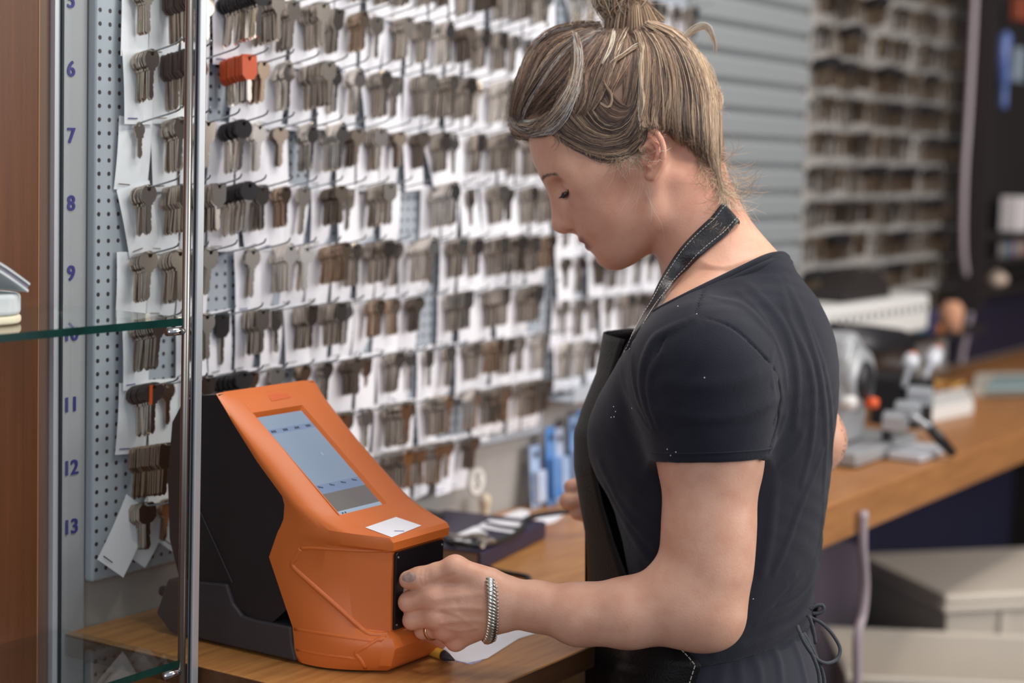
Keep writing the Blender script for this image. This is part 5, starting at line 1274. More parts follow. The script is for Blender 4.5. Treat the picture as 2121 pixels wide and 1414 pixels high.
def put(px2, lift):
    pts = []; last = None
    for (x, y), lf in zip(px2, lift):
        best = None
        for bv in (cap_bv, body_bv):
            l, n_, i_, ds = bv.ray_cast(Vector(CC), Vector(ray(x, y)).normalized())
            if l is not None and ds < 2.2 and (best is None or ds < best[2]): best = (np.array(l), np.array(n_), ds)
        if best is None: pts.append((None, (x, y), lf)); continue
        n_ = best[1]; n_ = n_ if n_@CF < 0 else -n_; pts.append((best[0]+n_*lf, (x, y), lf)); last = best
    ds = [((p[0]-CC)@CF) if p[0] is not None else np.nan for p in pts]; ds = np.array(ds); ok = ~np.isnan(ds)
    if ok.sum() == 0: ds[:] = 2.0
    else: ds = np.interp(np.arange(len(ds)), np.arange(len(ds))[ok], ds[ok])
    for _ in range(2):
        e_ = ds.copy(); e_[1:-1] = (ds[:-2]+2*ds[1:-1]+ds[2:])/4; ds = np.minimum(ds, e_)
    out = [dep(p[1][0], p[1][1], d_) if p[0] is None else dep(*proj(p[0]), min(d_, (p[0]-CC)@CF)) for p, d_ in zip(pts, ds)]
    return np.array(out)
def proj(p): q_ = p-CC; z = q_@CF; return 1060.5+FPX*(q_@CR)/z, 707-FPX*(q_@CU)/z
def group(guides, n, tones, lift=(.001, .004), jit=5, r=(.00017, .00038), npt=15, wav=2.4, arch=0.0, mirror=True, cut=(0, 1)):
    G_ = [resample(g_, npt) for g_ in guides]; K = len(G_)-1
    left = 0
    for i in range(n):
        if left <= 0:
            left = hr.randint(5, 14); t = hr.random()*K if K else 0; cj, cy = hr.gauss(0, jit), hr.gauss(0, jit); ph = hr.random()*6; fr = hr.uniform(.6, 2.0); am = hr.uniform(0, wav*1.6); clf = hr.uniform(*lift)
            ct = hr.choice(tones); cs = [hr.uniform(0, cut[0]) if cut[0] else 0, hr.uniform(cut[1], 1) if cut[1] < 1 else 1]
        left -= 1
        a = min(int(t), max(K-1, 0)); f = t-a
        P = G_[a]*(1-f)+(G_[a+1]*f if K else 0) if K else G_[0].copy()
        s = np.linspace(0, 1, npt); sp_ = hr.gauss(0, 2.0); jx = cj+sp_; jy = cy+hr.gauss(0, 2)
        dv = np.gradient(P, axis=0); nv_ = np.stack([-dv[:, 1], dv[:, 0]], 1); nv_ /= np.linalg.norm(nv_, axis=1)[:, None]+1e-9
        P = P+nv_*((am*np.sin(ph+fr*6*s)+hr.uniform(0, 1.2)*np.sin(hr.random()*6+fr*9*s))+jx*np.sin(math.pi*np.clip(s*.8+.15, 0, 1)))[:, None]+np.stack([jy*(s-.5)*.6, jy*(s-.5)*.6], 1)
        s0, s1 = cs[0], min(1, cs[1]+hr.uniform(-.04, .04))
        if s0 > 0 or s1 < 1:
            q_ = np.linspace(s0, s1, npt); P = np.stack([np.interp(q_, s, P[:, 0]), np.interp(q_, s, P[:, 1])], 1)
        lf = clf*hr.uniform(.75, 1.2)+arch*np.sin(math.pi*s)*hr.uniform(.5, 1); W_ = put(P, lf)
        tn = TONE[ct if hr.random() < .72 else hr.choice(tones)]; k_ = hr.uniform(.85, 1.12); tn = tuple(min(c*k_, 255) for c in tn); rr = hr.uniform(*r); strand(W_, rr, tn)
        if mirror and i % 2 == 0:
            Q_ = W_-HO; W2 = W_-2*np.outer(Q_@HL, HL); strand(W2, rr, tn)
A1 = [(1244, 50), (1190, 56), (1140, 70), (1108, 100), (1088, 150), (1072, 200), (1063, 235), (1066, 262)]
A2 = [(1245, 58), (1200, 72), (1150, 93), (1118, 130), (1098, 175), (1085, 210), (1079, 235), (1082, 252)]
A3 = [(1248, 64), (1215, 80), (1180, 105), (1150, 140), (1125, 175), (1105, 205), (1092, 228), (1086, 242)]
A4 = [(1252, 68), (1228, 92), (1203, 122), (1175, 158), (1145, 188), (1118, 212), (1100, 228), (1090, 238)]
group([A1, A2], 630, 'mmdgsd', lift=(.001, .005)); group([A2, A3], 570, 'mddgsk', lift=(.001, .005)); group([A3, A4], 495, 'kkddmk', lift=(.0005, .003))
C1 = [(1262, 68), (1240, 100), (1216, 140), (1205, 180), (1196, 215), (1186, 238)]; C2 = [(1278, 70), (1258, 105), (1240, 145), (1226, 185), (1216, 215), (1206, 236)]
C3 = [(1290, 70), (1276, 110), (1264, 150), (1252, 185), (1240, 208), (1226, 226)]; C4 = [(1300, 70), (1300, 105), (1292, 140), (1280, 165), (1268, 185), (1262, 205)]
group([A4, C1], 495, 'dkdmmg', lift=(.001, .004)); group([C1, C2], 630, 'ddmmgd', lift=(.001, .005)); group([C2, C3], 570, 'ddmmbd', lift=(.001, .005)); group([C3, C4], 300, 'dmmmg', lift=(.0005, .002), cut=(.1, .7))
B1 = [(1192, 66), (1199, 98), (1201, 130), (1197, 165), (1183, 200), (1161, 230), (1130, 249), (1100, 256), (1078, 250), (1066, 238)]
B2 = [(1188, 74), (1194, 105), (1193, 140), (1185, 175), (1172, 207), (1150, 239), (1125, 259), (1095, 267), (1070, 262), (1062, 250)]
B3 = [(1196, 140), (1188, 185), (1172, 219), (1148, 247), (1118, 267), (1088, 276), (1068, 272), (1058, 262)]
group([B1, B2], 165, 'sswsbgm', lift=(.0015, .006), arch=.002, jit=6, wav=4, r=(.0002, .0004)); group([B2, B3], 300, 'smbsgmd', lift=(.0015, .006), arch=.002, jit=7, wav=4, r=(.0002, .0004)); group([[(1150, 240), (1125, 256), (1100, 262), (1075, 256), (1065, 240)], [(1160, 250), (1130, 272), (1100, 280), (1075, 280), (1060, 275)]], 330, 'mgsdb', lift=(.002, .006), jit=4)
D0 = [(1136, 268), (1180, 298), (1232, 322), (1278, 328), (1312, 316), (1334, 294), (1342, 272)]
D1 = [(1148, 258), (1180, 282), (1220, 302), (1262, 308), (1300, 296), (1325, 265), (1330, 215), (1332, 160), (1330, 110), (1308, 72)]
D2 = [(1176, 228), (1203, 262), (1240, 286), (1280, 286), (1308, 262), (1322, 225), (1328, 175), (1330, 120), (1310, 72)]
D3 = [(1218, 212), (1240, 245), (1268, 262), (1296, 250), (1314, 222), (1324, 180), (1328, 130), (1310, 80)]
D4 = [(1256, 160), (1272, 192), (1294, 214), (1314, 214), (1324, 180), (1328, 140), (1310, 90)]
group([D0, D1[:7]], 630, 'dmddg', lift=(.0008, .003), jit=3); group([D1, D2], 780, 'mgmddgk', lift=(.0012, .0045), jit=3); group([D2, D3], 570, 'mddgbk', lift=(.001, .004), jit=3); group([D3, D4], 255, 'mdmm', lift=(.0006, .002), jit=3)
F0 = [(1316, 64), (1326, 100), (1328, 150), (1326, 200), (1322, 240), (1330, 268)]; F1 = [(1322, 60), (1340, 100), (1342, 150), (1338, 200), (1334, 240), (1340, 266)]
F2_ = [(1330, 58), (1358, 100), (1372, 150), (1374, 200), (1368, 245), (1372, 272)]; F3 = [(1335, 55), (1376, 90), (1402, 140), (1414, 195), (1417, 250), (1424, 296), (1430, 320)]
F4 = [(1340, 52), (1396, 78), (1431, 124), (1452, 180), (1458, 240), (1463, 300), (1470, 350)]; F5 = [(1345, 50), (1404, 70), (1442, 118), (1466, 178), (1477, 238), (1481, 300), (1485, 356), (1496, 408)]
group([F0, F1], 390, 'bgmwgd', lift=(.002, .006), jit=3); group([F1, F2_], 630, 'bgmdgk', lift=(.001, .005)); group([F2_, F3], 840, 'bgmmdk', lift=(.001, .006), cut=(0, .85)); group([F3, F4], 930, 'bbgmgdd', lift=(.001, .006), cut=(0, .85)); group([F4, F5], 930, 'bbgmb', lift=(.001, .006), cut=(0, .85))
# loose strands, wisps and hairline fuzz
def wisps(n, starts, vec, ln, curl, tones, r=(.00012, .00026), dj=0.4, mirror=False):
    for i in range(n):
        a, b = hr.choice(starts); f = hr.random(); x = a[0]*(1-f)+b[0]*f+hr.gauss(0, 3); y = a[1]*(1-f)+b[1]*f+hr.gauss(0, 3); L_ = hr.uniform(*ln); ang = math.atan2(vec[1], vec[0])+hr.gauss(0, dj); cu = hr.gauss(0, curl); P = [(x, y)]
        for k in range(11): ang += cu/11+hr.gauss(0, .06); x += math.cos(ang)*L_/11; y += math.sin(ang)*L_/11; P.append((x, y))
        W_ = put(np.array(P), np.linspace(.001, .006, 12)); strand(W_, hr.uniform(*r), TONE[hr.choice(tones)], .1)
        if mirror: Q_ = W_-HO; strand(W_-2*np.outer(Q_@HL, HL), hr.uniform(*r), TONE[hr.choice(tones)], .1)
wisps(150, [((1470, 300), (1500, 410))], (.7, 1), (45, 125), 1.8, 'bbgm'); wisps(90, [((1440, 330), (1490, 400))], (.5, 1), (25, 60), 1.2, 'bgm'); wisps(60, [((1480, 380), (1504, 424))], (.9, .8), (40, 100), 1.7, 'bw')
wisps(90, [((1270, 322), (1335, 300))], (.35, 1), (30, 70), 1.2, 'bgw'); wisps(8, [((1325, 350), (1340, 385))], (.15, 1), (60, 150), .5, 'bwg', r=(.0001, .00016), dj=.12); group([[(1306, 70), (1304, 120), (1298, 170), (1288, 212)], [(1322, 72), (1322, 120), (1316, 175), (1304, 226)]], 150, 'dmdm', lift=(.0004, .0016), jit=4, mirror=False); wisps(60, [((1150, 285), (1290, 330))], (.4, 1), (12, 30), 1, 'mgd')
wisps(50, [((1062, 235), (1085, 272))], (-.4, 1), (8, 26), 2, 'mgd'); wisps(70, [((1180, 50), (1240, 40)), ((1360, 50), (1450, 120)), ((1450, 120), (1490, 240))], (.3, -1), (10, 34), 2, 'bgw'); wisps(5, [((1140, 250), (1165, 270))], (.1, 1), (40, 60), .6, 'bw', r=(.0001, .00016))
wisps(110, [((1340, 262), (1430, 290)), ((1430, 290), (1480, 350))], (.5, 1), (14, 34), .8, 'mmgd', r=(.0001, .0002))
J = [(1408, 84), (1430, 62), (1454, 50), (1470, 56), (1480, 80), (1485, 106), (1479, 132)]; J2 = [(1412, 88), (1436, 66), (1458, 54), (1466, 62), (1474, 84), (1474, 104), (1468, 120)]
group([J, J2], 69, 'bggw', lift=(.002, .004), jit=1.6, mirror=False, cut=(0, .6), r=(.0002, .0004))
Kb = [(1450, 172), (1470, 176), (1486, 192), (1491, 212), (1484, 232), (1468, 240)]; Kb2 = [(1440, 176), (1458, 184), (1470, 198), (1474, 214), (1468, 226), (1456, 232)]
group([Kb, Kb2], 225, 'mgbm', lift=(.001, .004), jit=2, mirror=False)
# single highlight locks
for L0, tn in (([(1322, 100), (1302, 112), (1280, 126), (1262, 138)], 'w'), ([(1270, 76), (1264, 100), (1254, 124), (1248, 140)], 'w'), ([(1332, 104), (1327, 140), (1326, 180), (1330, 215), (1326, 240)], 'w'), ([(1300, 70), (1290, 90), (1280, 108), (1272, 130)], 'w'), ([(1245, 215), (1262, 222), (1266, 200), (1256, 182), (1250, 168)], 'd')):
    group([L0], 9, tn+tn+'bg', lift=(.005, .009), jit=2.2, wav=.6, mirror=False, r=(.0003, .0005))
# bun: loops wound round a ball
V2 = []
for i in range(900):
    ax_ = nrm(np.array([hr.gauss(0, 1), hr.gauss(0, 1), hr.gauss(0, 1)*.7])); e1 = nrm(np.cross(ax_, [.3, .1, 1])); e2 = np.cross(ax_, e1); a0 = hr.random()*6.3; sp = hr.uniform(1.2, 3.4); R0 = hr.uniform(.018, .030); off = ax_*hr.gauss(0, .009)
    q_ = [bunc+off+np.array([0, 0, .006])+(e1*math.cos(a0+sp*t)+e2*math.sin(a0+sp*t))*(R0+.002*math.sin(3*t+a0)) for t in np.linspace(0, 1, 12)]
    q_ = [bunc+(p-bunc)*np.array([1, 1, 1.05]) for p in q_]; strand(q_, hr.uniform(.0003, .0006), TONE[hr.choice('bgmbdgw')])
for i in range(260):                                  # neck of the bun
    a_ = hr.random()*6.3; r1 = hr.uniform(.020, .034); p1 = bunc-HU*.040+(HF*math.cos(a_)+HL*math.sin(a_))*r1*1.2; p3 = bunc+(HF*math.cos(a_+.8)+HL*math.sin(a_+.8))*.022; p2 = (p1+p3)/2+(HF*math.cos(a_+.4)+HL*math.sin(a_+.4))*.002
    strand(catmull([p1, p2, p3], 5), hr.uniform(.0003, .0006), TONE[hr.choice('bgmbdg')])
for i in range(70):
    a_ = nrm(np.array([hr.gauss(0, 1), hr.gauss(0, 1), hr.gauss(.2, 1)])); p1 = bunc+a_*.026; p2 = p1+a_*hr.uniform(.006, .016)+np.array([hr.gauss(0, .006), hr.gauss(0, .006), 0]); p3 = p2+np.array([hr.gauss(0, .008), hr.gauss(0, .008), hr.gauss(-.004, .008)]); strand(catmull([p1, p2, p3], 5), .00018, TONE[hr.choice('bgw')])
g = Grid(axis([(bunc[0]-.045, .0025), bunc[0]+.045]), axis([(bunc[1]-.045, .0025), bunc[1]+.045]), axis([(bunc[2]-.06, .0025), bunc[2]+.05]))
run(g, [ball(bunc+[0, 0, .005], .0225, .01), cone(bunc-HU*.045, bunc, .024, .020, .01)]); V, F = surface_nets(g)
obj('bun_core', np_mesh('bun_core', V, F), M['scalp'], hair_o, True)
V = np.concatenate(SV); F = np.concatenate(SF); me = np_mesh('strands', V, F); color_attr(me, 'tone', np.concatenate(SC)); so = obj('strands', me, M['hair'], hair_o, True)
print('hair verts', V.shape)
# brows and lashes
def flush(nm):
    global SV, SF, SC
    V = np.concatenate(SV); F = np.concatenate(SF); me = np_mesh(nm, V, F); color_attr(me, 'tone', np.concatenate(SC)); SV, SF, SC = [], [], []; return obj(nm, me, M['hair'], body_o, True)
SV, SF, SC = [], [], []
for s_ in (1, -1):
    for i in range(150):
        t = hr.random(); u0 = .0255+.0035*math.sin(math.pi*min(t*1.1, 1))-.002*t; l0 = .012+.034*t
        l, n_, i_, ds = body_bv.ray_cast(Vector(W3(.126, s_*l0, u0+hr.gauss(0, .0012))), Vector(-HF))
        if l is None: continue
        l = np.array(l); d_ = nrm(HL*s_*.9-HF*.35+HU*(.35-.5*t)); strand([l+HF*.0004, l+d_*.003+HF*.0007, l+d_*.0065+HF*.0004], .00015, hr.choice([(120, 88, 66), (96, 70, 54)]), .1)
    flush('eyebrow')
LU = .0030
for s_ in (1, -1):
    lid = lambda t: (.019+.0275*t, LU-.0026*math.sin(math.pi*t)-.0010*t)
    for i in range(130):
        t = i/129; l0, u0 = lid(t)
        l, n_, i_, ds = body_bv.ray_cast(Vector(W3(.125, s_*l0, u0)), Vector(-HF))
        if l is None: continue
        l = np.array(l); d_ = nrm(HF*.80+HL*s_*(-.10+.85*t)-HU*.50); L_ = .0075+.0030*t
        strand([l-HF*.0003, l+d_*L_*.5-HU*.0005, l+d_*L_+HU*.0008], .00036, (24, 18, 18), .2)
    for i in range(60):
        pp_ = []
        for t in (i/60, (i+1)/60):
            l0, u0 = lid(t); l, n_, i_, ds = body_bv.ray_cast(Vector(W3(.125, s_*l0, u0)), Vector(-HF)); pp_.append(np.array(l)+HF*.0001)
        strand([pp_[0], (pp_[0]+pp_[1])/2, pp_[1]], .0012, (34, 24, 24), 1)
    flush('eyelashes')
# ================================================================== RIGHT-HAND SIDE
ZC = 0.970
# ---- key cutting machine on the counter
km = thing('key_cutting_machine', 'grey key cutting machine with black lever on the wooden counter', 'machine', (2.9, 1.16, ZC))
def cbox(lo, hi, nm, m, bw=.004, par=None): return bevel(MB().box(lo, hi).build(nm, m, par or km), bw, 3)
bx, by = 2.86, 1.11
cbox((bx-.07, by-.02, ZC+.002), (bx+.22, by+.20, ZC+.028), 'base_plate', M['cast_grey'], .006)
for x in (bx-.05, bx+.20):
    for y in (by, by+.18): MB().lathe((x, y, ZC), [(.010, .0003), (.010, .003)], 12).build('foot', M['dark_rubber'], km)
# body: rounded casting
pb_ = [(.00, .03), (.17, .03), (.175, .10), (.16, .16), (.13, .205), (.08, .225), (.03, .215), (.005, .18), (-.01, .10)]
o = MB().prism(pb_, lambda a, b, t: (bx-.035+a*.62+t*.0, by+.02+t, ZC+b), 0, .15).build('housing', M['cast_grey'], km); bevel(o, .014, 4)
MB().lathe((bx+.02, by+.022, ZC+.14), [(.052, -.012), (.056, -.004), (.056, .01)], 32, axis='y').build('round_cover', M['cast_grey'], km, True)
MB().lathe((bx+.02, by+.008, ZC+.14), [(.030, -.006), (.034, 0), (.034, .006)], 28, axis='y').build('cutter_disc', M['cast_dark'], km, True)
MB().lathe((bx-.028, by+.015, ZC+.105), [(.011, -.010), (.013, 0), (.013, .01)], 18, axis='y').build('side_knob', M['white_plastic'], km, True)
q = onz(1805, 835, ZC); pk = ony(1806, 834, by+.0); MB().lathe(tuple(pk), [(.008, -.010), (.010, -.004), (.010, .012)], 18, axis='y').build('start_button', mat('orange_button', (236, 96, 44), .4), km, True)
# motor and belt cover on top
p0, p1 = ony(1725, 712, 1.26), ony(1858, 722, 1.24)
MB().tube([p0, p0*.5+p1*.5, p1], [.040, .042, .040], 28).build('motor', M['cast_dark'], km, True)
# head with clamps
hc0 = ony(1868, 830, by+.02)
bevel(MB().obox(hc0, [(1, 0, 0), (0, 1, 0), (0, 0, 1)], (.030, .05, .045)).build('vice_block', M['cast_dark'], km), .006, 3)
for (x, y), nm in (((1855, 872), 'clamp'), ((1880, 850), 'clamp'), ((1905, 820), 'clamp')):
    c = ony(x, y, by-.03); bevel(MB().obox(c, [nrm((1, .2, .3)), nrm((-.2, 1, 0)), (0, 0, 1)], (.012, .022, .014)).build(nm, M['alu'], km), .003, 2)
for (x, y), (x2, y2), r_ in (((1872, 800), (1890, 738), .015), ((1908, 800), (1940, 728), .016)):
    a, b = ony(x, y, by+.0), ony(x2, y2, by+.0); hd = MB().tube([a, a*.4+b*.6, a*.35+b*.65, b], [.005, .006, r_, r_*.9], 18).build('clamp_knob', M['alu_light'], km, True)
    MB().tube([b, b+(b-a)*.12], [r_*.5, r_*.45], 14).build('knob_cap', mat('orange_cap', (214, 92, 48), .5), hd, True)
a, b, c = ony(1878, 852, by-.05), ony(1925, 885, by-.09), ony(1972, 938, by-.11)
MB().tube([a, b], .0055, 10).build('lever_rod', M['alu'], km, True); MB().tube([b, b*.5+c*.5, c], [.009, .0105, .0085], 14).build('lever_grip', M['black_plastic'], km, True)
MB().tube([ony(1838, 880, by-.01), ony(1838, 965, by-.01)], .010, 12).build('column', M['cast_dark'], km, True)
cbox((bx+.06, by-.085, ZC+.002), (bx+.20, by-.025, ZC+.016), 'chip_tray', M['alu_light'], .003)
# ---- cabinet behind: white housing with a row of slots and a dark dome
wm = thing('engraving_machine', 'white boxy machine with vent slots and dark domed lid behind the cutter', 'machine', (3.4, 1.38, ZC))
a, b = ony(1690, 640, 1.40), ony(1885, 690, 1.40)
z1_, z0_ = ony(1780, 625, 1.36)[2], ony(1780, 705, 1.36)[2]
o = MB().box((a[0]-.12, 1.34, z0_), (b[0]-.05, 1.47, z1_)).build('housing', M['white_plastic'], wm); bevel(o, .010, 3)
n_ = 14
for i in range(n_):
    x = a[0]-.05+(b[0]-a[0]-.04)*i/(n_-1); MB().box((x, 1.3385, z0_+.045), (x+.010, 1.3405, z0_+.058)).build('vent_slot', M['cast_dark'], wm)
cbox((a[0]-.10, 1.35, ZC+.001), (b[0]-.10, 1.46, z0_-.001), 'stand', M['cast_dark'], .004, wm)
dm = ony(1768, 612, 1.40); pr = [(-.13, 0), (.13, 0)]+[(.13*math.cos(t), .060*math.sin(t)) for t in np.linspace(0.05, math.pi-.05, 14)]
pr = [(.135*math.cos(t), .062*math.sin(t)) for t in np.linspace(0, math.pi, 18)]
MB().prism(pr, lambda u, v_, t: (dm[0]+u, 1.37+t, z1_+.0+v_), 0, .07).build('domed_lid', M['darkbrown'], wm)
# ---- spray caps and little boxes at its right
for nm, lab, cat, (x, y), hw, hh, m_ in (('blue_box', 'small turquoise box between the white machine and the cable', 'box', (1893, 655), .028, .035, mat('turquoise_card', (30, 118, 150), .5)),
     ('dark_box', 'small dark violet box right of the turquoise box', 'box', (1918, 668), .022, .030, mat('violet_card', (48, 44, 84), .5)),
     ('orange_pack', 'small orange-brown packet below the violet box', 'packet', (1928, 690), .030, .020, mat('amber_card', (160, 98, 52), .5))):
    c = ony(x, y, 1.38); o = bevel(MB().obox(c, [(1, 0, 0), (0, 1, 0), (0, 0, 1)], (hw, .02, hh)).build(nm, m_), .003); tag(o, lab, cat)
c = ony(1972, 655, 1.36); o = MB().tube([c-[0, 0, .035], c+[0, 0, .02], c+[0, 0, .035]], [.024, .026, .014], 18).build('sponge_ball', mat('peach_foam', (206, 150, 118), .8), None, True); tag(o, 'peach coloured round cap near the hanging pale cable', 'cap')
sh2 = cbox((3.30, 1.345, 1.085), (4.25, YW-.02, 1.0995), 'ledge', M['darkbrown'], .002, thing('ledge_shelf', 'narrow dark ledge above the counter behind the machines', 'shelf', (3.8, 1.41, 1.085)))
# ---- papers and boxes on the far end of the counter
def flat(nm, lab, cat, px, z0, h, m_, grp=None):
    P = [onz(x, y, z0) for x, y in px]; mb = MB(); n = len(P); mb.add([(p[0], p[1], z0) for p in P]+[(p[0], p[1], z0+h) for p in P], [tuple(range(n))[::-1], tuple(range(n, 2*n))]+[(i, (i+1) % n, n+(i+1) % n, n+i) for i in range(n)]); o = mb.build(nm, m_); bevel(o, min(.003, h*.3)); return tag(o, lab, cat, grp)
flat('paper_box', 'low white carton on the counter right of the key cutter', 'box', [(1890, 885), (2015, 858), (2000, 828), (1900, 848)], ZC+.0005, .030, M['white_plastic'])
flat('document_tray', 'flat pale tray on the counter at the far right', 'tray', [(2010, 822), (2200, 818), (2200, 782), (2020, 786)], ZC+.0005, .016, M['plastic_beige'])
flat('document_stack', 'stack of teal and white papers on the pale tray', 'papers', [(2040, 812), (2200, 808), (2200, 786), (2060, 788)], ZC+.0170, .012, mat('teal_papers', (128, 146, 148), .7))
c = onz(1960, 800, ZC+.012); o = MB().tube(catmull([c+[-.05, 0, -.0], c+[-.02, .03, .010], c+[.03, .02, .0], c+[.02, -.03, .008], c+[-.03, -.02, -.002]], 5), .006, 8).build('yellow_strap', mat('ochre_strap', (196, 146, 74), .6), None, True); tag(o, 'loosely coiled ochre strap on the counter beneath the pale cable', 'strap')
# ---- cables
P = [ony(x, y, 1.40) for x, y in ((2020, -60), (2019, 0), (2007, 226), (1998, 362), (1995, 500), (2001, 566), (2013, 600), (2009, 650), (1997, 710), (1989, 755))]
o = MB().tube(catmull(P, 5), .0075, 10).build('pale_cable', M['cable_white'], None, True); tag(o, 'thick pale cable hanging in front of the navy wall', 'cable')
P = [ony(x, y, 0.995) for x, y in ((1789, 1058), (1787, 1133), (1792, 1210), (1787, 1272), (1776, 1318), (1775, 1414), (1776, 1600))]
o = MB().tube(catmull(P, 5), .0072, 10).build('pale_cable', M['cable_white'], None, True); tag(o, 'pale cable hanging down from under the counter edge', 'cable')
# ---- navy wall panel with louvres, dark shelf unit
nv_ = thing('navy_panel', 'dark navy wall panel with a column of slots, behind the hanging cable', 'wall panel', (4.5, YW, 1.0))
x0 = 4.372
MB().box((x0, YW-.020, .98), (6.39, YW-.0010, 3.0)).build('panel', M['navy'], nv_)
for i in range(22):
    z_ = 1.03+.058*i; MB().box((x0+.035, YW-.026, z_), (x0+.135, YW-.0205, z_+.016)).build('slot_bar', mat('slot_bar', (64, 56, 82), .4) if i == 0 else bpy.data.materials['slot_bar'], nv_)
du = thing('dark_shelf_unit', 'dark brown open shelf unit at the right edge', 'shelf', (4.9, 1.40, 1.1))
xs_d = ony(2050, 300, 1.36)[0]
MB().box((xs_d, 1.455, 1.14), (5.9, YW-.021, 2.9)).build('back_board', M['darkbrown'], du)
MB().box((xs_d, 1.36, 1.13), (xs_d+.02, 1.4545, 2.9)).build('side_board', M['darkbrown'], du)
zs = [ony(2085, 585, 1.40)[2]-.005, ony(2085, 527, 1.40)[2]-.006, ony(2100, 470, 1.40)[2]-.012]
for z_ in (zs[0], zs[1], zs[2]): MB().box((xs_d+.0205, 1.365, z_-.012), (5.88, 1.4545, z_)).build('shelf_board', M['darkbrown'], du)
def item(nm, lab, cat, x, y, hw, hh, m_, z=None, grp=None, yy=1.40):
    c = ony(x, y, yy); zc = c[2] if z is None else z+hh+.0008
    o = bevel(MB().obox((c[0], yy, zc), [(1, 0, 0), (0, 1, 0), (0, 0, 1)], (hw, .025, hh)).build(nm, m_), .004); return tag(o, lab, cat, grp)
item('white_carton', 'white carton with blue print on the dark shelf unit', 'box', 2103, 410, .045, .045, mat('white_card', (214, 206, 206), .6), zs[2])
cols = [(150, 136, 140), (120, 140, 120), (86, 96, 150), (170, 140, 110), (150, 150, 160), (176, 120, 80), (96, 120, 130)]
for i in range(7):
    c = ony(2072+i*10, 500, 1.39); z_ = zs[1]; o = MB().lathe((c[0], 1.39, z_+.0006), [(.009, 0), (.009, .030), (.005, .036), (.005, .042)], 12).build('bottle', mat('bottle_%s' % 'abcdefg'[i], cols[i], .3), None, True)
    tag(o, 'small bottle on the dark shelf unit, %s from the left' % ORD[i], 'bottle', 'small bottles on the dark shelf')
o = MB().lathe((ony(2062, 570, 1.40)[0], 1.40, zs[0]+.0006), [(.020, 0), (.032, .012), (.030, .026), (.014, .038), (.004, .042)], 18).build('pebble_pot', mat('cream_pot', (200, 178, 160), .5), None, True); tag(o, 'cream pot on the bottom board of the dark shelf unit', 'pot')
c = ony(2082, 150, 1.40); o = MB().tube(catmull([c+[-.01, 0, .10], c+[-.025, 0, .04], c+[-.005, 0, -.02], c+[0, 0, -.09]], 5), [.006]+[.016]*10+[.010]*5, 12).build('blue_handle_tool', mat('blue_steel', (92, 112, 170), .35), None, True); tag(o, 'blue handled tool hanging on the dark shelf unit', 'tool')
c = ony(2108, 135, 1.40); o = bevel(MB().obox(c, [(1, 0, 0), (0, 1, 0), (0, 0, 1)], (.030, .012, .045)).build('grey_case', mat('grey_blue_case', (128, 140, 152), .4)), .008, 3); tag(o, 'grey-blue case hanging beside the blue handled tool', 'case')
c = ony(2112, 20, 1.40); o = bevel(MB().obox(c, [(1, 0, 0), (0, 1, 0), (0, 0, 1)], (.035, .015, .030)).build('red_pack', mat('rust_red_pack', (140, 62, 34), .5)), .006, 3); tag(o, 'rust red pack at the top of the dark shelf unit', 'packet')
# ---- under the counter: draped cloth and bins on a low board
def bin_(lab, X0, X1, Y0, Y1, z0, z1, handle=False, lid=False):
    t = thing('storage_bin', lab, 'storage bin', (X0, Y0, z0), 'beige plastic bins under the counter'); tp = .018
    v = []; 
    for (dx, z) in ((tp*1.6, z0+.001), (0, z1), (-.0, z1)): pass
    lo_, up_ = [(X0+tp, Y0+tp), (X1-tp, Y0+tp), (X1-tp, Y1-tp), (X0+tp, Y1-tp)], [(X0, Y0), (X1, Y0), (X1, Y1), (X0, Y1)]
    w_ = .004; mb = MB(); ins = lambda p, q_: (p[0]+(w_ if p[0] < (X0+X1)/2 else -w_), p[1]+(w_ if p[1] < (Y0+Y1)/2 else -w_))
    v = [(x, y, z0+.001) for x, y in lo_]+[(x, y, z1) for x, y in up_]+[(*ins(p, 0), z1) for p in up_]+[(*ins(p, 0), z0+.006) for p in lo_]
    f = [(3, 2, 1, 0)]+[(i, (i+1) % 4, 4+(i+1) % 4, 4+i) for i in range(4)]+[(4+i, 4+(i+1) % 4, 8+(i+1) % 4, 8+i) for i in range(4)]+[(8+i, 8+(i+1) % 4, 12+(i+1) % 4, 12+i) for i in range(4)]+[(12, 13, 14, 15)]
    mb.add(v, f); bevel(mb.build('tub', M['plastic_beige'], t), .006, 3, 50)
    rm = MB(); 
    for a, b in (((X0-.012, Y0-.012, z1-.012), (X1+.012, Y0, z1+.002)), ((X0-.012, Y1, z1-.012), (X1+.012, Y1+.012, z1+.002)), ((X0-.012, Y0, z1-.012), (X0, Y1, z1+.002)), ((X1, Y0, z1-.012), (X1+.012, Y1, z1+.002))): rm.box(a, b)
    bevel(rm.build('rim', M['plastic_beige'], t), .003)
    for x in np.linspace(X0+.12, X1-.12, 3): bevel(MB().box((x, Y0-.004, z0+.03), (x+.014, Y0+.012, z1-.016)).build('rib', M['plastic_beige'], t), .002)
    if lid: 
        o = MB().box((X0-.010, Y0-.010, z1+.0025), (X1+.010, Y1+.010, z1+.022)).build('lid', M['plastic_beige'], t); bevel(o, .008, 3)
    if handle: bevel(MB().box(((X0+X1)/2-.12, Y0-.028, z1-.052), ((X0+X1)/2+.10, Y0-.013, z1-.036)).build('handle', M['black_plastic'], t), .004)
    return t
pa_ = dep(1962, 1232, 3.40); pb_ = dep(1765, 1398, 3.02)
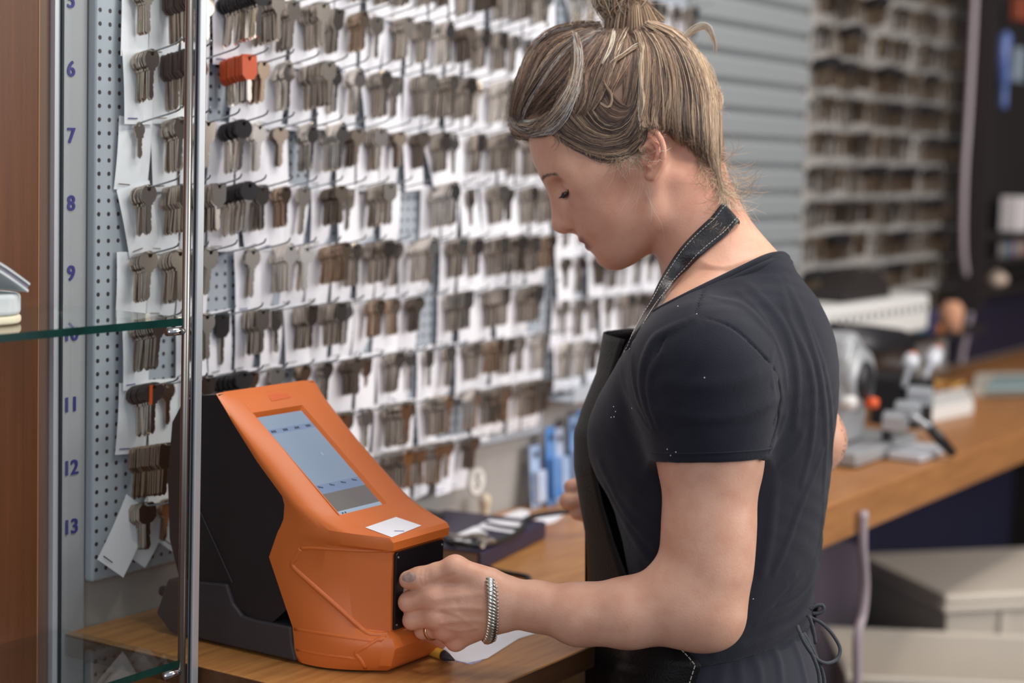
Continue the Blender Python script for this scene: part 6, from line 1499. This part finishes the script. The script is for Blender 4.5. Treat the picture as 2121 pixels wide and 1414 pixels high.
def stack(p, W_, D_, rot, labs, zt, split, **k):
    lo = bin_(labs[1], p[0], p[0]+W_, p[1], p[1]+D_, .001, split-.004)
    up = bin_(labs[0], p[0], p[0]+W_, p[1], p[1]+D_, split, zt, **k)
    for t in (lo, up): t.rotation_euler.z = math.radians(rot)
stack(pa_, .62, .34, -40, ('upper beige storage bin with lid at the right under the counter', 'beige bin underneath the lidded bin'), pa_[2]-.02, .42, lid=True)
stack(pb_, .60, .30, -60, ('open beige bin nearest the camera with black handle', 'beige bin underneath the open bin with the handle'), pb_[2], .36, handle=True)
# draped cloth over a box
dc = [ony(x, y, 1.12) for x, y in ((1660, 1085), (1760, 1098), (1850, 1125), (1905, 1150), (1918, 1190))]
g_ = MB(); V_ = []; nx_, nz_ = 26, 22
for j in range(nz_+1):
    for i in range(nx_+1):
        s_ = i/nx_; t = j/nz_; x = 2.66+s_*.62; top = .895-.17*s_**1.6; z = top-(t*(top-.02)); y = 1.285+.018*math.sin(s_*17+t*2)+.010*math.sin(s_*31-t*3)-.015*t; V_.append((x, y, z))
k = len(V_); V_ += [(x, y+.006, z) for x, y, z in V_]; Fc = []
for j in range(nz_):
    for i in range(nx_): a = j*(nx_+1)+i; Fc += [(a, a+1, a+nx_+2, a+nx_+1), (k+a+1, k+a, k+a+nx_+1, k+a+nx_+2)]
o = g_.add(V_, Fc).build('draped_cloth', M['cloth_dark'], None, True); tag(o, 'dark grey cloth hanging in folds under the counter behind the woman', 'cloth')
# ---- tray rail under the narrow board and blister packs on the desk
rl = thing('tray_rail', 'grey steel tray rail below the narrow pegboard', 'rail', (2.6, 1.45, 1.09)); bevel(MB().box((2.41, 1.425, 1.086), (2.84, YW-.001, 1.090)).build('tray', M['steel_blue'], rl), .001); bevel(MB().box((2.41, 1.421, 1.086), (2.84, 1.4245, 1.112)).build('lip', M['steel_blue'], rl), .001)
bm_ = [mat('blister_blue', (96, 142, 196), .3, noise=.8, nscale=25, alt=(206, 214, 228)), mat('blister_white', (208, 214, 226), .35, noise=.7, nscale=22, alt=(130, 160, 205)), mat('blister_sky', (52, 118, 190), .3, noise=.5, nscale=25, alt=(150, 180, 215))]
WD = ['outermost left', 'second from the left', 'third from the left', 'fourth from the left', 'fifth from the left']
for i in range(5):
    x = 2.345+.036*i; h_ = [.098, .125, .118, .135, .140][i]; ln = .035
    t = thing('blister_pack', 'blue and white hanging blister pack by the wall, %s' % WD[i], 'blister pack', (x, 1.44, ZDESK+.001), 'blue blister packs standing by the wall')
    y_ = 1.452-.006*(i % 2)
    v = [(x, y_, ZDESK+.001), (x+.030, y_, ZDESK+.001), (x+.030+.012, y_+.016, ZDESK+h_), (x+.012, y_+.016, ZDESK+h_)]
    c = MB().add(v+[(a, b+.0012, z) for a, b, z in v], [(0, 1, 2, 3), (7, 6, 5, 4), (0, 4, 5, 1), (1, 5, 6, 2), (2, 6, 7, 3), (3, 7, 4, 0)]).build('backing_card', bm_[(i*2) % 3], t)
    bevel(MB().obox((x+.020, y_-.002, ZDESK+h_*.36), [(1, 0, 0), nrm((0, 1, -.12)), nrm((.1, .12, 1))], (.0115, .0055, h_*.26)).build('blister', bm_[(i+1) % 3], t), .003)
    MB().lathe((x+.026, y_+.012, ZDESK+h_*.86), [(.005, -.0012), (.005, .0001)], 12, axis='y').build('hang_hole', M['cast_dark'], t)
